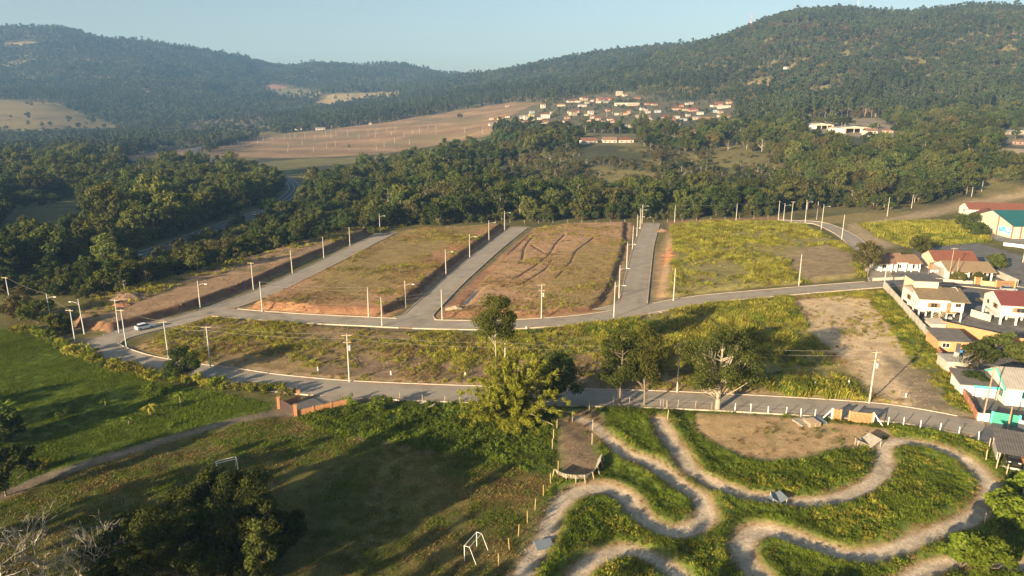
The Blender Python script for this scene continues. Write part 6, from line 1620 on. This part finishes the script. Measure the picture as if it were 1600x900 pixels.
# ------------------------------------------------------------------ vehicles
def car(label, x, y, rz, mat='car_white', s=1.0, z=None, cat='car', name='parked_car'):
    o = thing(name, label, cat, (x, y, gz(x, y) + .0 if z is None else z), rz); o.scale = (s, s, s)
    prof = [(-2.0, .32), (-2.05, .62), (-1.95, .92), (-1.5, 1.0), (1.0, .96), (1.85, .80), (2.05, .60), (2.02, .32)]
    b = MB(); n = len(prof)
    for w, k in ((.80, 1), ):
        v = [(x_, -.84, z_) for x_, z_ in prof] + [(x_, .84, z_) for x_, z_ in prof]
        b.add(v, [tuple(range(n))[::-1], tuple(range(n, 2 * n))] + [(i, (i + 1) % n, (i + 1) % n + n, i + n) for i in range(n)])
    b.build('body', M[mat], o)
    g = MB().hexa([(-1.75, -.78, .97), (1.05, -.78, .94), (1.05, .78, .94), (-1.75, .78, .97)], [(-1.35, -.62, 1.44), (.35, -.62, 1.44), (.35, .62, 1.44), (-1.35, .62, 1.44)]); g.build('windows', M['glass'], o)
    MB().hexa([(-1.38, -.64, 1.44), (.38, -.64, 1.44), (.38, .64, 1.44), (-1.38, .64, 1.44)], [(-1.25, -.58, 1.50), (.25, -.58, 1.50), (.25, .58, 1.50), (-1.25, .58, 1.50)]).build('roof', M[mat], o)
    for sx in (-1.25, 1.3):
        for sy in (-.78, .78):
            wh = MB().tube([(sx, sy - .1, .32), (sx, sy + .1, .32)], .32, 14).build('wheel', M['tyre'], o)
            MB().tube([(sx, sy - .115, .32), (sx, sy + .115, .32)], .18, 10).build('rim', M['grey_metal'], wh)
    for sy in (-.6, .6):
        MB().box(1.90, 2.06, sy - .18, sy + .18, .62, .74).build('headlight', M['lamp_glass'], o); MB().box(-2.06, -1.98, sy - .16, sy + .16, .70, .88).build('tail_light', M['lamp_red'], o)
    return o
x, y = P(226, 514); car('white hatchback parked on the side road near the lawn corner', x, y, math.atan2(P(285, 500)[1] - P(190, 523)[1], P(285, 500)[0] - P(190, 523)[0]), z=.04)
def on_highway(px, py, side, label, mat, s=1.0, name='car'):
    x, y = P(px, py); i = int(np.argmin(np.hypot(HIGHWAY[:, 0] - x, HIGHWAY[:, 1] - y))); i = min(max(i, 1), len(HIGHWAY) - 2)
    d = HIGHWAY[i + 1] - HIGHWAY[i - 1]; d /= np.linalg.norm(d)
    p = HIGHWAY[i] + np.array((d[1], -d[0])) * side
    return car(label, p[0], p[1], math.atan2(d[1], d[0]) + (math.pi if side < 0 else 0), mat, s, .035 + max(0, float(zfar(p[0], p[1]))), name=name)
on_highway(400, 337, 1.7, 'pale car on the highway beside the wide brown bush', 'car_silver'); on_highway(214, 401, 1.7, 'white car on the highway between the roadside bushes', 'car_white'); on_highway(306, 243, 1.8, 'white car on the far highway bend', 'car_white')
on_highway(3, 448, -1.7, 'blue pickup on the highway at the picture edge', 'car_blue', 1.1)
x, y, z, t = hit(366, 224)
def truck(label, x, y, z, rz):
    o = thing('box_truck', label, 'truck', (x, y, z), rz)
    MB().box(-4, 2.2, -1.2, 1.2, 1.0, 3.6).build('cargo_box', M['white_paint'], o); MB().hexa([(2.4, -1.15, .6), (4.2, -1.15, .6), (4.2, 1.15, .6), (2.4, 1.15, .6)], [(2.4, -1.1, 2.7), (3.8, -1.1, 2.7), (3.8, 1.1, 2.7), (2.4, 1.1, 2.7)]).build('cab', M['dark_metal'], o)
    for sx in (-2.8, -1.6, 3.2):
        for sy in (-1.05, 1.05): MB().tube([(sx, sy - .15, .5), (sx, sy + .15, .5)], .5, 12).build('wheel', M['tyre'], o)
truck('white box truck on the far highway beside the subdivision', x, y, z, R(10))
o = bpy.data.objects['stilt_house']; q = o.matrix_world if False else Matrix.Translation(o.location) @ Matrix.Rotation(o.rotation_euler.z, 4, 'Z')
p = q @ Vector((7.6, 3.0, 0)); car('silver car parked under the white stilt house', p.x, p.y, R(-11) - math.pi / 2, 'car_silver')
o = bpy.data.objects['open_shed']; q = Matrix.Translation(o.location) @ Matrix.Rotation(o.rotation_euler.z, 4, 'Z')
p = q @ Vector((2.1, 2.6, 0)); car('black car parked under the open carport shed', p.x, p.y, R(-28) - math.pi / 2, 'car_black')

x, y = P(1575, 455); car('silver car parked on the street by the brown sliding gate', x, y, R(-6), 'car_silver', z=.07)
# things standing about in the yards
M['tank_blue'] = plain('blue_plastic', (0.06, 0.20, 0.42), 0.5, 0.05); M['sheet_white'] = plain('laundry', (0.6, 0.6, 0.58), 0.9, 0.1)
def tank(label, px, py, z, r_=.6, mat='tank_blue'):
    x, y = P(px, py, z); o = thing('water_tank', label, 'water tank', (x, y, z))
    MB().tube([(0, 0, 0), (0, 0, .8)], [r_ * .85, r_], 14).build('body', M[mat], o); MB().tube([(0, 0, .81), (0, 0, .9), (0, 0, .98)], [r_ * 1.04, r_ * .9, r_ * .3], 14).build('lid', M[mat], o)
tank('blue water tank on the ground beside the beige house', 1463, 421, gz(*P(1463, 421)), .8); tank('blue water tank beside the orange annex', 1503, 553, gz(*P(1503, 553)), .6); tank('grey water tank in the yard of the maroon-roofed house', 1540, 486, gz(*P(1540, 486)), .7, 'wall_concrete')
for px, py, n_, lab in ((1538, 478, 6, 'clothes line with pale laundry in the yard beside the white stilt house'), (1450, 430, 4, 'short clothes line behind the white stilt house')):
    x, y = P(px, py); o = thing('clothes_line', lab, 'clothes line', (x, y, gz(x, y)), R(-15))
    for q in (0, 4.5): MB().tube([(q, 0, -.1), (q, 0, 1.9)], .05, 6).build('post', M['wood_grey'], o)
    MB().tube([(0, 0, 1.85), (2.25, 0, 1.75), (4.5, 0, 1.85)], .015, 4).build('line', M['wire'], o)
    for k in range(n_): MB().box(.4 + k * .65, .85 + k * .65, -.015, .015, .95 + .15 * (k % 2), 1.76).build('garment', M[('sheet_white', 'wall_blue', 'wall_pink')[k % 3]], o)
for px, py, s_, mt_, lab in ((1530, 470, .9, 'wood_pale', 'stack of timber in the yard by the sunlit wall'), (1515, 600, .8, 'wood_grey', 'stack of old boards inside the brick fence'), (1590, 722, .7, 'brick_orange', 'stack of orange bricks under the open shed')):
    x, y = P(px, py); o = thing('timber_stack' if 'brick' not in mt_ else 'brick_stack', lab, 'stack', (x, y, gz(x, y)), R(20))
    for k in range(5):
        for j in range(4): MB().box(-s_, s_, -.6 + j * .3, -.34 + j * .3, k * .16, k * .16 + .14).build('plank' if 'brick' not in mt_ else 'brick', M[mt_], o)
# ------------------------------------------------------------------ goals
def goal(label, p1, p2, depth, h=2.1):
    a, b = Vector((*p1, 0)), Vector((*p2, 0)); L = (b - a).length
    o = thing('football_goal', label, 'goal', (a.x, a.y, gz(a.x, a.y)), math.atan2(b.y - a.y, b.x - a.x))
    s = 1 if depth > 0 else -1
    for q in (0, L):
        MB().tube([(q, 0, -.2), (q, 0, h)], .045, 8).build('post', M['white_paint'], o)
        MB().tube([(q, 0, h), (q, s * .7, h), (q, depth, -.1)], .032, 6).build('back_stay', M['white_paint'], o)
    MB().tube([(-.05, 0, h), (L + .05, 0, h)], .045, 8).build('crossbar', M['white_paint'], o)
    MB().tube([(0, s * .7, h), (L, s * .7, h)], .035, 6).build('back_bar', M['white_paint'], o)
goal('white metal football goal at the near end of the field beside the yellow posts', P(726, 877), P(745, 855), -1.6); goal('white metal football goal at the dirt path end of the field', P(341, 745), P(372, 737), 1.8)

# ------------------------------------------------------------------ fences and track furniture
def post(label, px, py, h, mat, name='fence_post', group=None, r=.08, tilt=0, cat='post'):
    x, y = P(px, py)
    o = MB().tube([(0, 0, -.3), (0, 0, h)], [r, r * .9], 6).build(name, M[mat]); o.location = (x, y, gz(x, y)); o.rotation_euler = (rng.normal() * .03, rng.normal() * .03 + tilt, 0)
    tag(o, label, cat, group); return (x, y, gz(x, y) + h * .9)
tp = [post('white concrete post of the wire fence along the lower road', px, py, 1.6, 'white_paint', group='white fence posts at the track', r=.075) for px, py in [(1148, 642), (1173, 643), (1200, 647), (1228, 648), (1251, 651), (1273, 652), (1387, 666), (1411, 666), (1437, 673), (1468, 675), (1498, 680), (1529, 688)]]
tq = [post('thin dark wooden post of the wire fence under the roadside trees', px, py, 1.6, 'wood_grey', group='dark fence posts at the track', r=.06) for px, py in [(884, 629), (909, 630), (933, 631), (958, 632), (983, 633), (1032, 635), (1036, 636), (1059, 637), (1086, 638), (1112, 640)]]
for seq, txt in ((tp[:6], 'white'), (tp[6:], 'white'), (tq, 'dark')):
    for i in range(len(seq) - 1):
        for dz in (0, -.6):
            a, b = seq[i], seq[i + 1]; wire('thin fence wire between the %s posts beside the lower road' % txt, (a[0], a[1], a[2] + dz), (b[0], b[1], b[2] + dz), .04, .012, 'fence wires')
yp = [post('yellowish wooden post between the football field and the track', px, py, 1.7, 'wood_yellow', group='yellow posts beside the field', r=.065) for px, py in [(779, 885), (796, 861), (810, 839), (824, 817), (836, 797), (849, 775), (860, 756), (872, 736)]]
for px, py in [(863, 703), (865, 688), (870, 672), (926, 672), (894, 660), (921, 643), (1043, 655), (1042, 640), (925, 695)]: post('wooden post standing round the start area of the track', px, py, 1.8, 'wood_pale', group='posts at the track start', r=.07)
for px, py in [(695, 627), (718, 629), (625, 622), (660, 625)]: post('short pale post at the edge of the lower road above the slope', px, py, 1.2, 'wood_pale', group='short posts above the slope', r=.06)
for px, py in [(1540, 722), (1556, 736), (1572, 744), (1545, 700), (1584, 765), (1598, 782), (1565, 790), (1550, 805), (1537, 822)]: post('pale wooden fence post between the track and the sheds', px, py, 1.7, 'wood_pale', group='fence posts by the sheds', r=.08)
for px, py in [(497, 581), (611, 587), (727, 590), (1000, 588), (1273, 606), (1415, 622), (822, 514), (1326, 603)]: post('small white lot marker in the grass of the long vacant lot', px, py, .8, 'white_paint', 'lot_marker', 'white lot markers', r=.13, cat='marker')
# fence along the top of the lots
for i, px in enumerate(np.linspace(640, 1200, 26)):
    py = 350 - 8 * max(0, (px - 1000)) / 200 - (px < 760) * 0
    post('thin post of the wire fence between the lots and the woods', px, py - 1.5, 1.5, 'wood_grey', group='fence posts below the woods', r=.09)
M['wood_gate'] = plain('weathered_brown_slats', (0.40, 0.22, 0.10), 0.85, 0.2, 2.0)
M['gate_dark'] = plain('dark_boards', (0.075, 0.05, 0.045), 0.85, 0.2, 2.0)
slat_gate('wooden_gate', 'wider leaf of the weathered slat gate at the track entrance', P(1326, 660), P(1361, 664), 2.0, 16, 'wood_gate', 'wood_gate', False)
slat_gate('wooden_gate', 'narrow leaf of the weathered slat gate at the track entrance', P(1301, 657), P(1312, 658), 2.0, 5, 'wood_gate', 'wood_gate', False)
slat_gate('dark_gate', 'closed dark board gate between the brick pillars', (pa[0] + .45, pa[1] - .25), (pb[0] - .45, pb[1] + .25), 1.9, 12, 'gate_dark', 'gate_dark', False, .05)
for (a, b), lab in ((((1299, 657), (1284, 656)), 'white gate post with slanting brace on the pallet side'), (((1363, 664), (1379, 667)), 'white gate post with slanting brace on the shed side')):
    x, y = P(*a); x2, y2 = P(*b); o = thing('braced_post', lab, 'post', (x, y, gz(x, y)))
    MB().box(-.11, .11, -.11, .11, -.2, 2.2).build('post', M['white_paint'], o); MB().tube([(0, 0, 2.1), (x2 - x, y2 - y, .05)], .09, 6).build('brace', M['white_paint'], o)
def pallet(label, px, py, n, rz, mat='wood_pale', w=1.3, tilt=0):
    x, y = P(px, py); o = thing('pallet', label, 'pallet', (x, y, gz(x, y)), rz); o.rotation_euler.x = tilt
    for k in range(n):
        z = k * .16
        for j in range(3): MB().box(-w + j * w - .06 * (j - 1), -w + j * w + .1 - .06 * (j - 1), -w, w, z, z + .10).build('bearer', M['wood_grey'], o)
        for j in range(6): MB().box(-w, w, -w + j * w * .37, -w + j * w * .37 + .3, z + .105, z + .14).build('board', M[mat], o)
pallet('dark wooden pallet lying by the fence at the track entrance', 1255, 661, 2, .3, 'wood_grey'); pallet('pile of pale boards beside the dark pallet', 1268, 664, 5, .2, 'wood_pale', 1.0); pallet('blue-grey board pile against the fence', 1278, 660, 3, .1, 'blue_sheet', 1.0)
def ramp(label, px, py, w, l, h, rz, mat, legs=True, name='ramp'):
    x, y = P(px, py); o = thing(name, label, 'ramp', (x, y, gz(x, y)), rz)
    n = 6
    for k in range(n):
        a, b = l * k / n, l * (k + .94) / n; za, zb = h * a / l + .05, h * b / l + .05
        MB().hexa([(-w / 2, a, za), (w / 2, a, za), (w / 2, b, zb), (-w / 2, b, zb)], [(-w / 2, a, za + .06), (w / 2, a, za + .06), (w / 2, b, zb + .06), (-w / 2, b, zb + .06)]).build('plank', M[mat], o)
    for sx in (-w / 2 + .1, w / 2 - .1):
        MB().tube([(sx, l * .95, -.2), (sx, l * .95, h)], .07, 5).build('support', M['wood_grey'], o); MB().tube([(sx, 0, 0), (sx, l, h - .02)], .06, 5).build('stringer', M['wood_grey'], o)
    return o
ramp('small blue-grey jump ramp on the sandy track', 853, 859, 2.2, 1.5, .35, .3, 'blue_sheet')
ramp('up side of the blue-grey bicycle jump in the track bend', 1203, 784, 2.0, 2.0, 1.0, R(-80), 'blue_sheet'); ramp('down side of the blue-grey bicycle jump in the track bend', 1226, 784, 2.0, 1.8, 1.0, R(80), 'blue_sheet')
ramp('grey corrugated jump ramp at the corner of the arena', 1347, 697, 2.6, 2.6, 1.2, R(-70), 'wood_grey'); ramp('dark jump ramp behind the corrugated one', 1362, 697, 1.0, 2.6, 1.2, R(90), 'dark_metal')
# curved wall of boards at the first bend
o = None
pts = catmull(PL([(872, 741), (884, 747), (902, 749), (918, 745), (929, 732), (933, 718)]), 5)
o = thing('curved_board_wall', 'curved wooden wall ride at the first bend of the track', 'wall ride', (*pts[len(pts) // 2], gz(*pts[len(pts) // 2])))
c0 = o.location
for i in range(len(pts) - 1):
    a, b = pts[i], pts[i + 1]; za = gz(*a) - c0.z
    d = (b - a) / np.linalg.norm(b - a); nn = np.array((-d[1], d[0]))
    q = [a, b]
    f = [(p_[0] - c0.x, p_[1] - c0.y) for p_ in (a, b)]
    out = [(f[k][0] - nn[0] * .7, f[k][1] - nn[1] * .7) for k in (0, 1)]
    MB().hexa([(f[0][0], f[0][1], za - .1), (f[1][0], f[1][1], za - .1), (f[1][0] - nn[0] * .06, f[1][1] - nn[1] * .06, za - .1), (f[0][0] - nn[0] * .06, f[0][1] - nn[1] * .06, za - .1)],
              [(out[0][0], out[0][1], za + 1.2), (out[1][0], out[1][1], za + 1.2), (out[1][0] - nn[0] * .06, out[1][1] - nn[1] * .06, za + 1.2), (out[0][0] - nn[0] * .06, out[0][1] - nn[1] * .06, za + 1.2)]).build('board', M['wood_grey'], o)
    if i % 3 == 0: MB().tube([(out[0][0] - nn[0] * .1, out[0][1] - nn[1] * .1, za + 1.2), (out[0][0] - nn[0] * .5, out[0][1] - nn[1] * .5, za - .2)], .07, 5).build('prop', M['wood_pale'], o)
# fallen branch and debris on the slope
x, y = P(667, 640); o = MB().tube([(-1.6, -1.6, .1), (-.4, -.3, .25), (.6, .9, .3), (1.4, 1.3, .6)], [.12, .11, .09, .04], 6).tube([(.2, .4, .3), (1.2, .2, .7)], [.06, .02], 5).build('fallen_branch', M['bare_bark'])
o.location = (x, y, gz(x, y)); tag(o, 'fallen grey branch lying on the green slope', 'branch')
x, y = P(661, 630); o = MB().box(-.7, .7, -.3, .3, .1, .2).build('concrete_slab', M['wall_concrete']); o.location = (x, y, gz(x, y)); o.rotation_euler = (0, -.2, .5); tag(o, 'pale concrete slab lying near the fallen branch', 'slab')
x, y = P(850, 664); o = MB().tube([(-2.2, .9, 1.6), (1.8, -.6, .1)], .05, 6).build('leaning_pole', M['wood_pale']); o.location = (x, y, gz(x, y)); tag(o, 'thin pale pole leaning beside the bamboo clump', 'pole')
# pile of red earth on the edge lot, heap of rubble
def mound(name, label, px, py, w, h, mat, seed):
    x, y = P(px, py); r = np.random.default_rng(seed); n = 22
    g = np.linspace(-1, 1, n); X_, Y_ = np.meshgrid(g, g)
    rr_ = np.hypot(X_, Y_) + (fbm(X_ * 5 + seed, Y_ * 5, 2.2, 3) - .5) * .7
    Z_ = np.clip(1 - rr_, 0, 1) ** .8 * h + (fbm(X_ * 9, Y_ * 9 + seed, 1.5, 3) - .5) * .5 * h * (rr_ < 1) - .12
    i = np.arange(n - 1)[:, None] * n + np.arange(n - 1)[None]; F = np.stack([i, i + 1, i + 1 + n, i + n], -1).reshape(-1, 4)
    me = np_mesh(name, np.stack([X_.ravel() * w, Y_.ravel() * w * .7, Z_.ravel()], 1), F, [M[mat]], True)
    o = link(bpy.data.objects.new(name, me)); o.location = (x, y, gz(x, y)); tag(o, label, 'mound')
M['red_earth'] = plain('red_earth', (0.30, 0.14, 0.075), 0.95, 0.3, 1.5, .6); M['brush'] = plain('heaped_brush', (0.20, 0.13, 0.085), 0.95, 0.4, 2.0, .8); M['pale_earth'] = plain('pale_earth', (0.40, 0.30, 0.19), .95, .25, 1.5, .5)
mound('brush_heap', 'heap of brown brush on the dirt lot behind the poles', 205, 474, 5.5, 1.4, 'brush', 3); mound('earth_heap', 'low red earth heap beside the brush heap', 190, 487, 3.0, .8, 'red_earth', 5); mound('earth_heap', 'pale earth heap beside the puddle', 710, 487, 2.4, .8, 'pale_earth', 7)
mound('earth_heap', 'dark earth heap at the top of the central road', 1034, 362, 3.2, 1.3, 'brush', 9); mound('earth_heap', 'orange earth bank beside the central road', 1046, 402, 3.0, 1.0, 'red_earth', 11)

# ------------------------------------------------------------------ haze
hm, nt, out = nodes('morning_haze')
pv = N(nt, 'ShaderNodeVolumePrincipled')
pv.inputs['Color'].default_value = (0.27, 0.54, 1.0, 1); pv.inputs['Density'].default_value = HAZE; pv.inputs['Anisotropy'].default_value = 0.0
nt.links.new(pv.outputs[0], out.inputs['Volume'])
o = MB().box(-3900, 3900, -900, 4600, -14, 420).build('haze', hm); tag(o, 'thin bluish morning haze', 'haze', kind='stuff')
